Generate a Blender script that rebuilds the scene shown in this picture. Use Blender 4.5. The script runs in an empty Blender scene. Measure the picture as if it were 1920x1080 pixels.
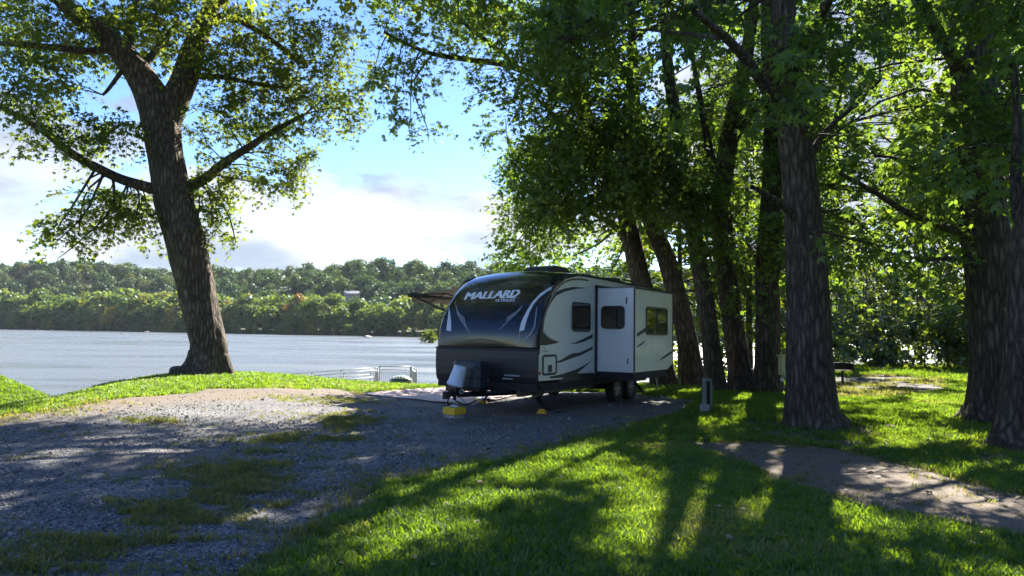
import bpy, bmesh, math, random
import numpy as np
from mathutils import Vector, Matrix
from mathutils.bvhtree import BVHTree

R = math.radians
rng = np.random.default_rng(7)
random.seed(7)
scene = bpy.context.scene
col = scene.collection

# ------------------------------------------------------------------ camera
F, PITCH, ROLL, CAMH = 1322.0, 0.0629, 0.0143, 1.673
cam_d = bpy.data.cameras.new('camera')
cam = bpy.data.objects.new('camera', cam_d)
col.objects.link(cam)
cam_d.sensor_width = 36.0
cam_d.lens = 36.0 * F / 1920.0
cam_d.clip_start, cam_d.clip_end = 0.05, 20000.0
cam.matrix_world = (Matrix.Translation((0, 0, CAMH)) @ Matrix.Rotation(math.pi / 2 + PITCH, 4, 'X')
                    @ Matrix.Rotation(ROLL, 4, 'Z'))
scene.camera = cam

# ------------------------------------------------------------------ sky, sun, exposure
SUN_EL, SUN_AZ = 38.5, 22.0            # azimuth: degrees right of the +Y axis
HAZE = 0.00004
SKY, SUN, EXPO = 0.098, 3.3, 2.95
CLX, CLY, CLZ, CL0, CLB = 3.3, 1.1, 0.42, 0.398, 1.36
world = bpy.data.worlds.new('World')
scene.world = world
world.use_nodes = True
wt = world.node_tree
wt.nodes.clear()


def N(t, kind, **kw):
    n = t.nodes.new(kind)
    for k, v in kw.items():
        if k == 'inp':
            for i, val in v.items():
                n.inputs[i].default_value = val
        else:
            setattr(n, k, v)
    return n


def L(t, a, b):
    t.links.new(a, b)


def M_(t, op, a, b=None, c=None, clamp=False):
    n = t.nodes.new('ShaderNodeMath')
    n.operation = op
    n.use_clamp = clamp
    for i, v in enumerate((a, b, c)):
        if v is None:
            continue
        if isinstance(v, (int, float)):
            n.inputs[i].default_value = v
        else:
            t.links.new(v, n.inputs[i])
    return n.outputs[0]


def ramp(t, fac, stops):
    n = t.nodes.new('ShaderNodeValToRGB')
    cr = n.color_ramp
    while len(cr.elements) > 1:
        cr.elements.remove(cr.elements[-1])
    cr.elements[0].position = stops[0][0]
    cr.elements[0].color = stops[0][1]
    for p, c in stops[1:]:
        e = cr.elements.new(p)
        e.color = c
    t.links.new(fac, n.inputs[0])
    return n.outputs[0]


def g4(v):
    return (v, v, v, 1)


sky = N(wt, 'ShaderNodeTexSky', sky_type='NISHITA', sun_disc=False)
sky.sun_elevation = R(SUN_EL)
sky.sun_rotation = R(SUN_AZ)
sky.altitude = 100
sky.air_density = 1.0
sky.dust_density = 0.15
sky.ozone_density = 3.0
tc = N(wt, 'ShaderNodeTexCoord')
sep = N(wt, 'ShaderNodeSeparateXYZ')
L(wt, tc.outputs['Generated'], sep.inputs[0])
zz = M_(wt, 'MAXIMUM', sep.outputs[2], 0.0)
comb = N(wt, 'ShaderNodeCombineXYZ')
L(wt, sep.outputs[0], comb.inputs[0])
L(wt, sep.outputs[1], comb.inputs[1])
# stretch low clouds sideways, as a flat-based layer looks from below
L(wt, M_(wt, 'POWER', zz, 0.80), comb.inputs[2])
mp = N(wt, 'ShaderNodeMapping')
mp.inputs['Location'].default_value = (CLX, CLY, 0.0)
mp.inputs['Scale'].default_value = (1.0, 1.0, 2.1)
L(wt, comb.outputs[0], mp.inputs[0])
n1 = N(wt, 'ShaderNodeTexNoise', inp={'Scale': 1.9, 'Detail': 2.0, 'Roughness': 0.5})
L(wt, mp.outputs[0], n1.inputs['Vector'])
n2 = N(wt, 'ShaderNodeTexNoise', inp={'Scale': 5.2, 'Detail': 10.0, 'Roughness': 0.60, 'Distortion': 0.15})
L(wt, mp.outputs[0], n2.inputs['Vector'])
# the same field a little higher up: where there is more cloud above, the base is greyer
mp3 = N(wt, 'ShaderNodeMapping')
mp3.inputs['Location'].default_value = (CLX, CLY, 0.085)
mp3.inputs['Scale'].default_value = (1.0, 1.0, 2.1)
L(wt, comb.outputs[0], mp3.inputs[0])
n3 = N(wt, 'ShaderNodeTexNoise', inp={'Scale': 4.4, 'Detail': 4.0, 'Roughness': 0.5})
L(wt, mp3.outputs[0], n3.inputs['Vector'])
dens = M_(wt, 'ADD', M_(wt, 'MULTIPLY', n1.outputs[0], 0.55), M_(wt, 'MULTIPLY', n2.outputs[0], 0.45))
# fewer clouds overhead, more of them seen edge-on towards the horizon
cover = M_(wt, 'SUBTRACT', dens, M_(wt, 'MULTIPLY', M_(wt, 'MINIMUM', zz, 0.42), CLZ))
cmask = ramp(wt, cover, [(CL0, g4(0)), (CL0 + 0.018, g4(0.72)), (CL0 + 0.06, g4(1))])
thick = M_(wt, 'ADD', M_(wt, 'MULTIPLY', n3.outputs[0], 0.75), M_(wt, 'MULTIPLY', n2.outputs[0], 0.25))
cshade = ramp(wt, thick, [(0.41, (1.0, 0.99, 0.975, 1)), (0.47, (0.86, 0.88, 0.91, 1)), (0.55, (0.50, 0.58, 0.72, 1))])
cl_mul = N(wt, 'ShaderNodeMixRGB', blend_type='MULTIPLY', inp={0: 1.0, 2: (CLB, CLB, CLB, 1)})
L(wt, cshade, cl_mul.inputs[1])
mixc = N(wt, 'ShaderNodeMixRGB')
L(wt, M_(wt, 'MULTIPLY', cmask, 0.94), mixc.inputs[0])
hsv = N(wt, 'ShaderNodeHueSaturation', inp={'Saturation': 1.22, 'Hue': 0.514, 'Value': 0.385})
L(wt, sky.outputs[0], hsv.inputs['Color'])
L(wt, hsv.outputs[0], mixc.inputs[1])
L(wt, cl_mul.outputs[0], mixc.inputs[2])
bg = N(wt, 'ShaderNodeBackground', inp={'Strength': SKY})
L(wt, mixc.outputs[0], bg.inputs[0])
wo = N(wt, 'ShaderNodeOutputWorld')
L(wt, bg.outputs[0], wo.inputs[0])

sun_d = bpy.data.lights.new('sun', 'SUN')
sun_d.energy = SUN
sun_d.angle = R(0.5)
sun_d.color = (1.0, 0.93, 0.80)
sun = bpy.data.objects.new('sun', sun_d)
col.objects.link(sun)
sdir = Vector((math.sin(R(SUN_AZ)) * math.cos(R(SUN_EL)), math.cos(R(SUN_AZ)) * math.cos(R(SUN_EL)), math.sin(R(SUN_EL))))
sun.rotation_euler = sdir.to_track_quat('Z', 'Y').to_euler()
sun.location = (0, 0, 30)

scene.view_settings.view_transform = 'Standard'
scene.view_settings.look = 'None'
scene.view_settings.gamma = 1.0
scene.view_settings.exposure = EXPO
scene.view_settings.use_curve_mapping = False
scene.cycles.max_bounces = 8
scene.cycles.diffuse_bounces = 4
scene.cycles.glossy_bounces = 3
scene.cycles.transmission_bounces = 5
scene.cycles.transparent_max_bounces = 8
scene.cycles.use_denoising = True
scene.cycles.sample_clamp_indirect = 6.0
scene.cycles.use_adaptive_sampling = True
scene.cycles.adaptive_threshold = 0.02


# ------------------------------------------------------------------ helpers
def ray(px, py):
    a, b = px - 960, 540 - py
    cr, sr = math.cos(ROLL), math.sin(ROLL)
    X, Y = a * cr - b * sr, a * sr + b * cr
    c, s = math.cos(PITCH), math.sin(PITCH)
    return Vector((X / F, c - s * Y / F, s + c * Y / F))


def at(px, py, depth):                       # a point of the place at the ground distance Y = depth
    d = ray(px, py)
    return Vector((0, 0, CAMH)) + d * (depth / d.y)


def onto(px, py, z=0.0):                     # where a ray meets the level z
    d = ray(px, py)
    return Vector((0, 0, CAMH)) + d * ((z - CAMH) / d.z)


def tag(o, label=None, cat=None, group=None, kind=None):
    if label:
        o['label'] = label
    if cat:
        o['category'] = cat
    if group:
        o['group'] = group
    if kind:
        o['kind'] = kind
    return o


def empty(name, loc=(0, 0, 0), rz=0.0):
    o = bpy.data.objects.new(name, None)
    o.empty_display_size = 0.2
    o.location = loc
    o.rotation_euler = (0, 0, rz)
    col.objects.link(o)
    return o


def link(name, me, mat=None, parent=None, smooth=False):
    o = bpy.data.objects.new(name, me)
    col.objects.link(o)
    if mat is not None and len(me.materials) == 0:
        me.materials.append(mat)
    if parent is not None:
        o.parent = parent
    if smooth:
        me.polygons.foreach_set('use_smooth', [True] * len(me.polygons))
    return o


def np_mesh(name, verts, faces, attr=None):
    """faces: (M,k) int array of equal-sized faces"""
    me = bpy.data.meshes.new(name)
    verts = np.asarray(verts, np.float32)
    faces = np.asarray(faces, np.int32)
    m, k = faces.shape
    me.vertices.add(len(verts))
    me.vertices.foreach_set('co', verts.ravel())
    me.loops.add(m * k)
    me.loops.foreach_set('vertex_index', faces.ravel())
    me.polygons.add(m)
    me.polygons.foreach_set('loop_start', np.arange(0, m * k, k, dtype=np.int32))
    me.update(calc_edges=True)
    for an, av in (attr or {}).items():
        a = me.attributes.new(an, 'FLOAT', 'POINT')
        a.data.foreach_set('value', np.asarray(av, np.float32))
    return me


class MB:
    """collects boxes, tubes and plates; build() links them as one mesh object"""

    def __init__(self):
        self.v, self.f = [], []

    def add(self, vs, fs):
        n = len(self.v)
        self.v += [tuple(p) for p in vs]
        self.f += [tuple(i + n for i in f) for f in fs]
        return self

    def box(self, a, b, m=None):
        x0, y0, z0 = a
        x1, y1, z1 = b
        vs = [Vector(p) for p in ((x0, y0, z0), (x1, y0, z0), (x1, y1, z0), (x0, y1, z0),
                                  (x0, y0, z1), (x1, y0, z1), (x1, y1, z1), (x0, y1, z1))]
        if m is not None:
            vs = [m @ p for p in vs]
        return self.add(vs, [(0, 3, 2, 1), (4, 5, 6, 7), (0, 1, 5, 4), (1, 2, 6, 5), (2, 3, 7, 6), (3, 0, 4, 7)])

    def tube(self, pts, rad, n=8, cap=True):
        pts = [Vector(p) for p in pts]
        if not hasattr(rad, '__len__'):
            rad = [rad] * len(pts)
        up = Vector((0, 0, 1))
        d0 = (pts[1] - pts[0]).normalized()
        u = d0.cross(up)
        if u.length < 1e-3:
            u = Vector((1, 0, 0))
        u.normalize()
        vs, fs = [], []
        for i, p in enumerate(pts):
            d = (pts[min(i + 1, len(pts) - 1)] - pts[max(i - 1, 0)]).normalized()
            u = (u - d * u.dot(d)).normalized()
            w = d.cross(u)
            for k in range(n):
                a = 2 * math.pi * k / n
                vs.append(p + (u * math.cos(a) + w * math.sin(a)) * rad[i])
        for i in range(len(pts) - 1):
            for k in range(n):
                fs.append((i * n + k, i * n + (k + 1) % n, (i + 1) * n + (k + 1) % n, (i + 1) * n + k))
        if cap:
            fs.append(tuple(range(n - 1, -1, -1)))
            fs.append(tuple((len(pts) - 1) * n + k for k in range(n)))
        return self.add(vs, fs)

    def prism(self, poly, axis, a, b):
        """poly of 2D points extruded along axis ('x','y','z') from a to b"""
        def P(p, t):
            return {'x': (t, p[0], p[1]), 'y': (p[0], t, p[1]), 'z': (p[0], p[1], t)}[axis]
        n = len(poly)
        vs = [P(p, a) for p in poly] + [P(p, b) for p in poly]
        fs = [tuple(range(n - 1, -1, -1)), tuple(range(n, 2 * n))]
        fs += [(i, (i + 1) % n, n + (i + 1) % n, n + i) for i in range(n)]
        return self.add(vs, fs)

    def lathe(self, prof, n=24, m=None):
        """prof: (radius, height) pairs about local z"""
        vs, fs = [], []
        for r, h in prof:
            for k in range(n):
                a = 2 * math.pi * k / n
                p = Vector((r * math.cos(a), r * math.sin(a), h))
                vs.append(m @ p if m is not None else p)
        for i in range(len(prof) - 1):
            for k in range(n):
                fs.append((i * n + k, i * n + (k + 1) % n, (i + 1) * n + (k + 1) % n, (i + 1) * n + k))
        return self.add(vs, fs)

    def mesh(self, name, bevel=0.0, seg=2, fix=True):
        me = bpy.data.meshes.new(name)
        me.from_pydata(self.v, [], self.f)
        bm = bmesh.new()
        bm.from_mesh(me)
        if fix:
            bmesh.ops.recalc_face_normals(bm, faces=bm.faces[:])
        if bevel > 0:
            es = [e for e in bm.edges if len(e.link_faces) == 2 and e.calc_face_angle(0) > R(30)]
            bmesh.ops.bevel(bm, geom=es, offset=bevel, segments=seg, affect='EDGES', profile=0.5, clamp_overlap=True)
        bm.to_mesh(me)
        bm.free()
        return me

    def build(self, name, mat, parent=None, bevel=0.0, seg=2, smooth=False):
        return link(name, self.mesh(name, bevel, seg), mat, parent, smooth)


# value noise in numpy
def vnoise(x, y, seed=0):
    xi, yi = np.floor(x).astype(np.int64), np.floor(y).astype(np.int64)
    xf, yf = x - xi, y - yi
    xf, yf = xf * xf * (3 - 2 * xf), yf * yf * (3 - 2 * yf)

    def h(a, b):
        n = (a * 374761393 + b * 668265263 + seed * 2147483647) & 0xffffffff
        n = ((n ^ (n >> 13)) * 1274126177) & 0xffffffff
        n = n ^ (n >> 16)
        return (n & 0xffff) / 65535.0
    a, b, c, d = h(xi, yi), h(xi + 1, yi), h(xi, yi + 1), h(xi + 1, yi + 1)
    return a + (b - a) * xf + (c - a) * yf + (a - b - c + d) * xf * yf


def fbm(x, y, seed=0, o=4):
    s, amp, t = 0, 0.5, 0
    for i in range(o):
        s = s + amp * vnoise(x, y, seed + i)
        t += amp
        x, y, amp = x * 2.03 + 11.3, y * 2.03 + 7.7, amp * 0.5
    return s / t


def poly_sd(x, y, poly):
    """signed distance to a polygon, positive inside"""
    x, y = np.asarray(x, float), np.asarray(y, float)
    d = np.full(x.shape, 1e9)
    inside = np.zeros(x.shape, bool)
    n = len(poly)
    for i in range(n):
        ax, ay = poly[i]
        bx, by = poly[(i + 1) % n]
        ex, ey = bx - ax, by - ay
        t = np.clip(((x - ax) * ex + (y - ay) * ey) / (ex * ex + ey * ey + 1e-12), 0, 1)
        d = np.minimum(d, np.hypot(x - ax - t * ex, y - ay - t * ey))
        c = (ay > y) != (by > y)
        with np.errstate(divide='ignore', invalid='ignore'):
            xc = ax + (y - ay) * ex / (ey if abs(ey) > 1e-12 else 1e-12)
        inside ^= c & (x < xc)
    return np.where(inside, d, -d)


def px_poly(pts, z=0.0):
    return [tuple(onto(px, py, z))[:2] for px, py in pts]


# ------------------------------------------------------------------ materials
def new_mat(name):
    m = bpy.data.materials.new(name)
    m.use_nodes = True
    m.node_tree.nodes.clear()
    return m, m.node_tree


def out(t, sh):
    o = t.nodes.new('ShaderNodeOutputMaterial')
    L(t, sh, o.inputs['Surface'])
    return o


def pbsdf(t, color=None, rough=0.5, metal=0.0, coat=0.0, spec=None):
    b = t.nodes.new('ShaderNodeBsdfPrincipled')
    if color is not None:
        if isinstance(color, tuple):
            b.inputs['Base Color'].default_value = (*color[:3], 1)
        else:
            L(t, color, b.inputs['Base Color'])
    if isinstance(rough, (int, float)):
        b.inputs['Roughness'].default_value = rough
    else:
        L(t, rough, b.inputs['Roughness'])
    b.inputs['Metallic'].default_value = metal
    b.inputs['Coat Weight'].default_value = coat
    b.inputs['Coat Roughness'].default_value = 0.05
    if spec is not None:
        b.inputs['Specular IOR Level'].default_value = spec
    return b


def simple(name, color, rough=0.5, metal=0.0, coat=0.0, var=0.12, scale=6.0, bump=0.0, bscale=60.0):
    """a plain surface with a little dirt and unevenness"""
    m, t = new_mat(name)
    tcn = N(t, 'ShaderNodeTexCoord')
    no = N(t, 'ShaderNodeTexNoise', inp={'Scale': scale, 'Detail': 6.0, 'Roughness': 0.6})
    L(t, tcn.outputs['Object'], no.inputs['Vector'])
    lo = tuple(c * (1 - var) for c in color)
    hi = tuple(min(1, c * (1 + var)) for c in color)
    cc = ramp(t, no.outputs[0], [(0.3, (*lo, 1)), (0.7, (*hi, 1))])
    rr = M_(t, 'ADD', M_(t, 'MULTIPLY', no.outputs[0], 0.16), rough - 0.08, clamp=True)
    b = pbsdf(t, cc, rr, metal, coat)
    if bump > 0:
        n2_ = N(t, 'ShaderNodeTexNoise', inp={'Scale': bscale, 'Detail': 4.0})
        L(t, tcn.outputs['Object'], n2_.inputs['Vector'])
        bp = N(t, 'ShaderNodeBump', inp={'Strength': bump, 'Distance': 0.01})
        L(t, n2_.outputs[0], bp.inputs['Height'])
        L(t, bp.outputs[0], b.inputs['Normal'])
    out(t, b.outputs[0])
    return m


def leaf_mat(name, dif, tra, autumn=(0.16, 0.13, 0.02), amix=0.0, gloss=0.04, inst=False, tfac=0.45):
    """thin leaves: diffuse front, light shining through, a little gloss; tint varies leaf by leaf"""
    m, t = new_mat(name)
    if inst:
        at_ = N(t, 'ShaderNodeAttribute', attribute_name='tint', attribute_type='INSTANCER')
        tint = at_.outputs['Fac']
    else:
        at_ = N(t, 'ShaderNodeAttribute', attribute_name='tint')
        tint = at_.outputs['Fac']

    def var(c):
        return ramp(t, tint, [(0.0, (c[0] * 0.62, c[1] * 0.68, c[2] * 0.8, 1)), (0.55, (*c, 1)),
                              (0.93, (c[0] * 1.45, c[1] * 1.25, c[2], 1)),
                              (1.0, (c[0] * (1.45 + amix) , c[1] * 1.2, c[2], 1))])
    dc, tcx = var(dif), var(tra)
    if amix > 0:
        f = ramp(t, tint, [(0.80, g4(0)), (0.97, g4(amix))])
        for_ = []
        for c in (dc, tcx):
            mx = N(t, 'ShaderNodeMixRGB', inp={2: (*autumn, 1)})
            L(t, f, mx.inputs[0])
            L(t, c, mx.inputs[1])
            for_.append(mx.outputs[0])
        dc, tcx = for_
    d = N(t, 'ShaderNodeBsdfDiffuse')
    L(t, dc, d.inputs[0])
    tr = N(t, 'ShaderNodeBsdfTranslucent')
    L(t, tcx, tr.inputs[0])
    mx = N(t, 'ShaderNodeMixShader', inp={0: tfac})
    L(t, d.outputs[0], mx.inputs[1])
    L(t, tr.outputs[0], mx.inputs[2])
    gl = N(t, 'ShaderNodeBsdfGlossy', inp={'Roughness': 0.48, 'Color': (0.7, 0.78, 0.8, 1)})
    m2 = N(t, 'ShaderNodeMixShader', inp={0: gloss})
    L(t, mx.outputs[0], m2.inputs[1])
    L(t, gl.outputs[0], m2.inputs[2])
    out(t, m2.outputs[0])
    return m


def bark_mat(name, dark, light, scale=1.0):
    m, t = new_mat(name)
    tcn = N(t, 'ShaderNodeTexCoord')
    mpn = N(t, 'ShaderNodeMapping')
    mpn.inputs['Scale'].default_value = (13 * scale, 13 * scale, 2.6 * scale)
    L(t, tcn.outputs['Object'], mpn.inputs[0])
    vo = N(t, 'ShaderNodeTexVoronoi', feature='DISTANCE_TO_EDGE', inp={'Scale': 1.3})
    no = N(t, 'ShaderNodeTexNoise', inp={'Scale': 2.2, 'Detail': 8.0, 'Roughness': 0.65, 'Distortion': 0.8})
    L(t, mpn.outputs[0], no.inputs['Vector'])
    mxv = N(t, 'ShaderNodeMixRGB', inp={0: 0.35})
    L(t, mpn.outputs[0], mxv.inputs[1])
    L(t, no.outputs['Color'], mxv.inputs[2])
    L(t, mxv.outputs[0], vo.inputs['Vector'])
    big = N(t, 'ShaderNodeTexNoise', inp={'Scale': 1.1, 'Detail': 5.0})
    L(t, tcn.outputs['Object'], big.inputs['Vector'])
    h = M_(t, 'ADD', M_(t, 'MULTIPLY', vo.outputs['Distance'], 1.1), M_(t, 'MULTIPLY', no.outputs[0], 0.75))
    h2 = M_(t, 'ADD', h, M_(t, 'MULTIPLY', big.outputs[0], 0.35))
    c = ramp(t, h2, [(0.45, (*dark, 1)), (0.8, (*[(a + b) / 2 for a, b in zip(dark, light)], 1)), (1.1, (*light, 1))])
    b = pbsdf(t, c, 0.9, spec=0.25)
    bp = N(t, 'ShaderNodeBump', inp={'Strength': 1.0, 'Distance': 0.05})
    L(t, h, bp.inputs['Height'])
    L(t, bp.outputs[0], b.inputs['Normal'])
    out(t, b.outputs[0])
    return m


M = {}
M['bark'] = bark_mat('bark', (0.028, 0.021, 0.016), (0.21, 0.165, 0.13))
M['bark_dark'] = bark_mat('bark_dark', (0.024, 0.019, 0.015), (0.17, 0.136, 0.112))
M['leaf_left'] = leaf_mat('leaf_left', (0.072, 0.118, 0.022), (0.24, 0.32, 0.025), amix=0.35, autumn=(0.30, 0.26, 0.03))
M['leaf_right'] = leaf_mat('leaf_right', (0.068, 0.125, 0.038), (0.21, 0.34, 0.028), amix=0.0, tfac=0.5)
M['leaf_back'] = leaf_mat('leaf_back', (0.07, 0.12, 0.02), (0.24, 0.32, 0.02), amix=0.2, autumn=(0.28, 0.26, 0.03))
M['leaf_shrub'] = leaf_mat('leaf_shrub', (0.075, 0.12, 0.03), (0.22, 0.30, 0.03), gloss=0.10)
M['grass'] = leaf_mat('grass', (0.064, 0.134, 0.015), (0.265, 0.41, 0.016), inst=True, amix=0.8, autumn=(0.34, 0.27, 0.09), gloss=0.04, tfac=0.5)
M['grass_patch'] = leaf_mat('grass_patch', (0.115, 0.135, 0.035), (0.30, 0.32, 0.05), inst=True, amix=0.9, autumn=(0.36, 0.28, 0.10), gloss=0.04, tfac=0.5)
M['wood_near'] = leaf_mat('wood_near', (0.080, 0.140, 0.028), (0.20, 0.28, 0.03), inst=True, amix=0.55, autumn=(0.28, 0.22, 0.03), gloss=0.03, tfac=0.35)
M['wood_far'] = leaf_mat('wood_far', (0.050, 0.098, 0.036), (0.10, 0.16, 0.03), inst=True, amix=0.35, autumn=(0.13, 0.10, 0.03), gloss=0.03, tfac=0.3)
M['yellow_tree'] = leaf_mat('yellow_tree', (0.24, 0.22, 0.025), (0.36, 0.32, 0.03), gloss=0.03)
M['orange_tree'] = leaf_mat('orange_tree', (0.22, 0.15, 0.04), (0.28, 0.18, 0.03), gloss=0.03)
M['dead_leaf'] = simple('dead_leaf', (0.20, 0.145, 0.085), 0.7, var=0.5, scale=0.7)

# ------------------------------------------------------------------ the lie of the land
WATER = -1.73
LAND = [(-60, -12), (-60, 6), (-20, 9.4), (-11.5, 11.2), (-9.6, 13.0), (-9.7, 15.5), (-10.3, 18), (-10.0, 20.8), (-8.6, 22.6), (-5.4, 23.8),
        (0, 24.3), (7.5, 24.6), (10.5, 26.5), (13.5, 33), (17, 41), (24, 47), (45, 58), (120, 80), (120, -12)]


def ground_z(x, y):
    x, y = np.asarray(x, float), np.asarray(y, float)
    sd = poly_sd(x, y, LAND)
    base = 0.34 * np.exp(-(((x + 9.0) / 4.2) ** 2 + ((y - 20.0) / 4.5) ** 2)) + 0.16 * np.exp(-(((x + 9.0) / 3.0) ** 2 + ((y - 13.5) / 3.5) ** 2))
    base = base + 0.05 * (fbm(x * 0.35, y * 0.35, 3) - 0.5) + 0.03 * (fbm(x * 1.6, y * 1.6, 9, 3) - 0.5)
    base = base - 0.16 * np.exp(-(((x + 3.0) / 3.2) ** 2 + ((y - 23.5) / 2.6) ** 2))
    d = np.maximum(0.0, 0.9 - sd)
    za = base - 0.14 * d ** 1.5 - np.maximum(0, -sd) * 0.42
    zb = -0.30 - (x + 18.0) * 0.40 + 0.1 * (fbm(x * 0.5, y * 0.5, 5) - 0.5)
    zb = np.minimum(zb, 0.7) - np.maximum(0, y - 25.5) * 0.55
    return np.maximum(np.maximum(za, zb), -3.2)


def gz(x, y):
    return float(ground_z(np.array([x]), np.array([y]))[0])


def grid(xs, ys, zf, name, attr=None):
    X, Y = np.meshgrid(xs, ys)
    Z = zf(X, Y)
    nx, ny = len(xs), len(ys)
    v = np.stack([X.ravel(), Y.ravel(), Z.ravel()], 1)
    i = (np.arange(ny - 1)[:, None] * nx + np.arange(nx - 1)[None, :]).ravel()
    f = np.stack([i, i + 1, i + 1 + nx, i + nx], 1)
    at_ = {k: fn(X.ravel(), Y.ravel()) for k, fn in (attr or {}).items()}
    return np_mesh(name, v, f, at_)


def lawn_mat():
    m, t = new_mat('lawn')
    ge = N(t, 'ShaderNodeNewGeometry')
    a = N(t, 'ShaderNodeTexNoise', inp={'Scale': 0.45, 'Detail': 5.0, 'Roughness': 0.6})
    b_ = N(t, 'ShaderNodeTexNoise', inp={'Scale': 5.0, 'Detail': 8.0, 'Roughness': 0.7})
    for n in (a, b_):
        L(t, ge.outputs['Position'], n.inputs['Vector'])
    s = M_(t, 'ADD', M_(t, 'MULTIPLY', a.outputs[0], 0.45), M_(t, 'MULTIPLY', b_.outputs[0], 0.55))
    c = ramp(t, s, [(0.34, (0.028, 0.060, 0.010, 1)), (0.50, (0.060, 0.100, 0.016, 1)), (0.62, (0.10, 0.115, 0.03, 1)), (0.74, (0.15, 0.12, 0.07, 1))])
    ba = N(t, 'ShaderNodeAttribute', attribute_name='bare')
    so_ = N(t, 'ShaderNodeMixRGB', inp={2: (0.13, 0.098, 0.070, 1)})
    L(t, ba.outputs['Fac'], so_.inputs[0])
    L(t, c, so_.inputs[1])
    b = pbsdf(t, so_.outputs[0], 0.95, spec=0.2)
    bp = N(t, 'ShaderNodeBump', inp={'Strength': 0.9, 'Distance': 0.03})
    n3 = N(t, 'ShaderNodeTexNoise', inp={'Scale': 45.0, 'Detail': 6.0})
    L(t, ge.outputs['Position'], n3.inputs['Vector'])
    L(t, n3.outputs[0], bp.inputs['Height'])
    L(t, bp.outputs[0], b.inputs['Normal'])
    out(t, b.outputs[0])
    return m


def gravel_mat(name, stops, soil=(0.165, 0.132, 0.102), sc=38.0):
    """crushed stone: angular cells of differing grey, soil where the sheet's own soil attribute says so"""
    m, t = new_mat(name)
    ge = N(t, 'ShaderNodeNewGeometry')
    v = N(t, 'ShaderNodeTexVoronoi', feature='F1', inp={'Scale': sc})
    e = N(t, 'ShaderNodeTexVoronoi', feature='DISTANCE_TO_EDGE', inp={'Scale': sc})
    v2 = N(t, 'ShaderNodeTexVoronoi', feature='F1', inp={'Scale': sc * 2.7})
    n0 = N(t, 'ShaderNodeTexNoise', inp={'Scale': 1.1, 'Detail': 6.0, 'Roughness': 0.6})
    n5 = N(t, 'ShaderNodeTexNoise', inp={'Scale': 120.0, 'Detail': 3.0})
    for n in (v, e, v2, n0, n5):
        L(t, ge.outputs['Position'], n.inputs['Vector'])
    sepc = N(t, 'ShaderNodeSeparateColor')
    L(t, v.outputs['Color'], sepc.inputs[0])
    sepd = N(t, 'ShaderNodeSeparateColor')
    L(t, v2.outputs['Color'], sepd.inputs[0])
    s = M_(t, 'ADD', M_(t, 'MULTIPLY', sepc.outputs[0], 0.55), M_(t, 'MULTIPLY', sepd.outputs[0], 0.45))
    c = ramp(t, s, stops)
    dk = N(t, 'ShaderNodeMixRGB', blend_type='MULTIPLY', inp={0: 1.0})
    L(t, c, dk.inputs[1])
    L(t, ramp(t, n0.outputs[0], [(0.3, g4(0.72)), (0.7, g4(1.12))]), dk.inputs[2])
    at_ = N(t, 'ShaderNodeAttribute', attribute_name='soil')
    mx = N(t, 'ShaderNodeMixRGB', inp={2: (*soil, 1)})
    f = M_(t, 'MULTIPLY', at_.outputs['Fac'], M_(t, 'ADD', 0.55, M_(t, 'MULTIPLY', n0.outputs[0], 0.8)), clamp=True)
    L(t, f, mx.inputs[0])
    L(t, dk.outputs[0], mx.inputs[1])
    b = pbsdf(t, mx.outputs[0], 0.85, spec=0.3)
    hh = M_(t, 'ADD', M_(t, 'MULTIPLY', M_(t, 'MINIMUM', e.outputs['Distance'], 0.35), 2.2), M_(t, 'ADD', M_(t, 'MULTIPLY', sepc.outputs[1], 0.6), M_(t, 'MULTIPLY', n5.outputs[0], 0.3)))
    bp = N(t, 'ShaderNodeBump', inp={'Strength': 0.9, 'Distance': 0.014})
    L(t, hh, bp.inputs['Height'])
    L(t, bp.outputs[0], b.inputs['Normal'])
    out(t, b.outputs[0])
    return m


def axis(*segs):
    """(start, stop, step) runs joined"""
    a = np.concatenate([np.arange(s, e, st) for s, e, st in segs])
    return a


BARE = [(onto(px, py)[0], onto(px, py)[1], r) for px, py, r in ((955, 925, .28), (1450, 795, .7), (1590, 830, .5), (1660, 800, .6), (1480, 815, .6), (1870, 860, .5))]
BARE += [(5.75, 13.2, 1.05), (9.8, 14.5, 1.0), (7.95, 11.0, 0.95), (-8.8, 20.0, 0.9), (5.95, 23.0, .6), (6.05, 21.0, .6), (7.15, 21.9, .65), (7.6, 20.9, .65)]


def bare_w(x, y):
    w = np.zeros(np.shape(x))
    for bx, by, br in BARE:
        w = np.maximum(w, np.clip(1.5 - np.hypot(x - bx, y - by) / br + 0.9 * (fbm(x * 2.2, y * 2.2, 131) - 0.5), 0, 1))
    return w


xs = axis((-120, -40, 8), (-40, -16, 1.2), (-16, 14, 0.25), (14, 40, 0.9), (40, 130, 8))
ys = axis((-12, 2, 1.0), (2, 27, 0.22), (27, 60, 0.8), (60, 100, 5))
M['lawn'] = lawn_mat()
ground = link('ground', grid(xs, ys, ground_z, 'ground', {'bare': bare_w}), M['lawn'], smooth=True)
tag(ground, kind='structure')

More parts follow.
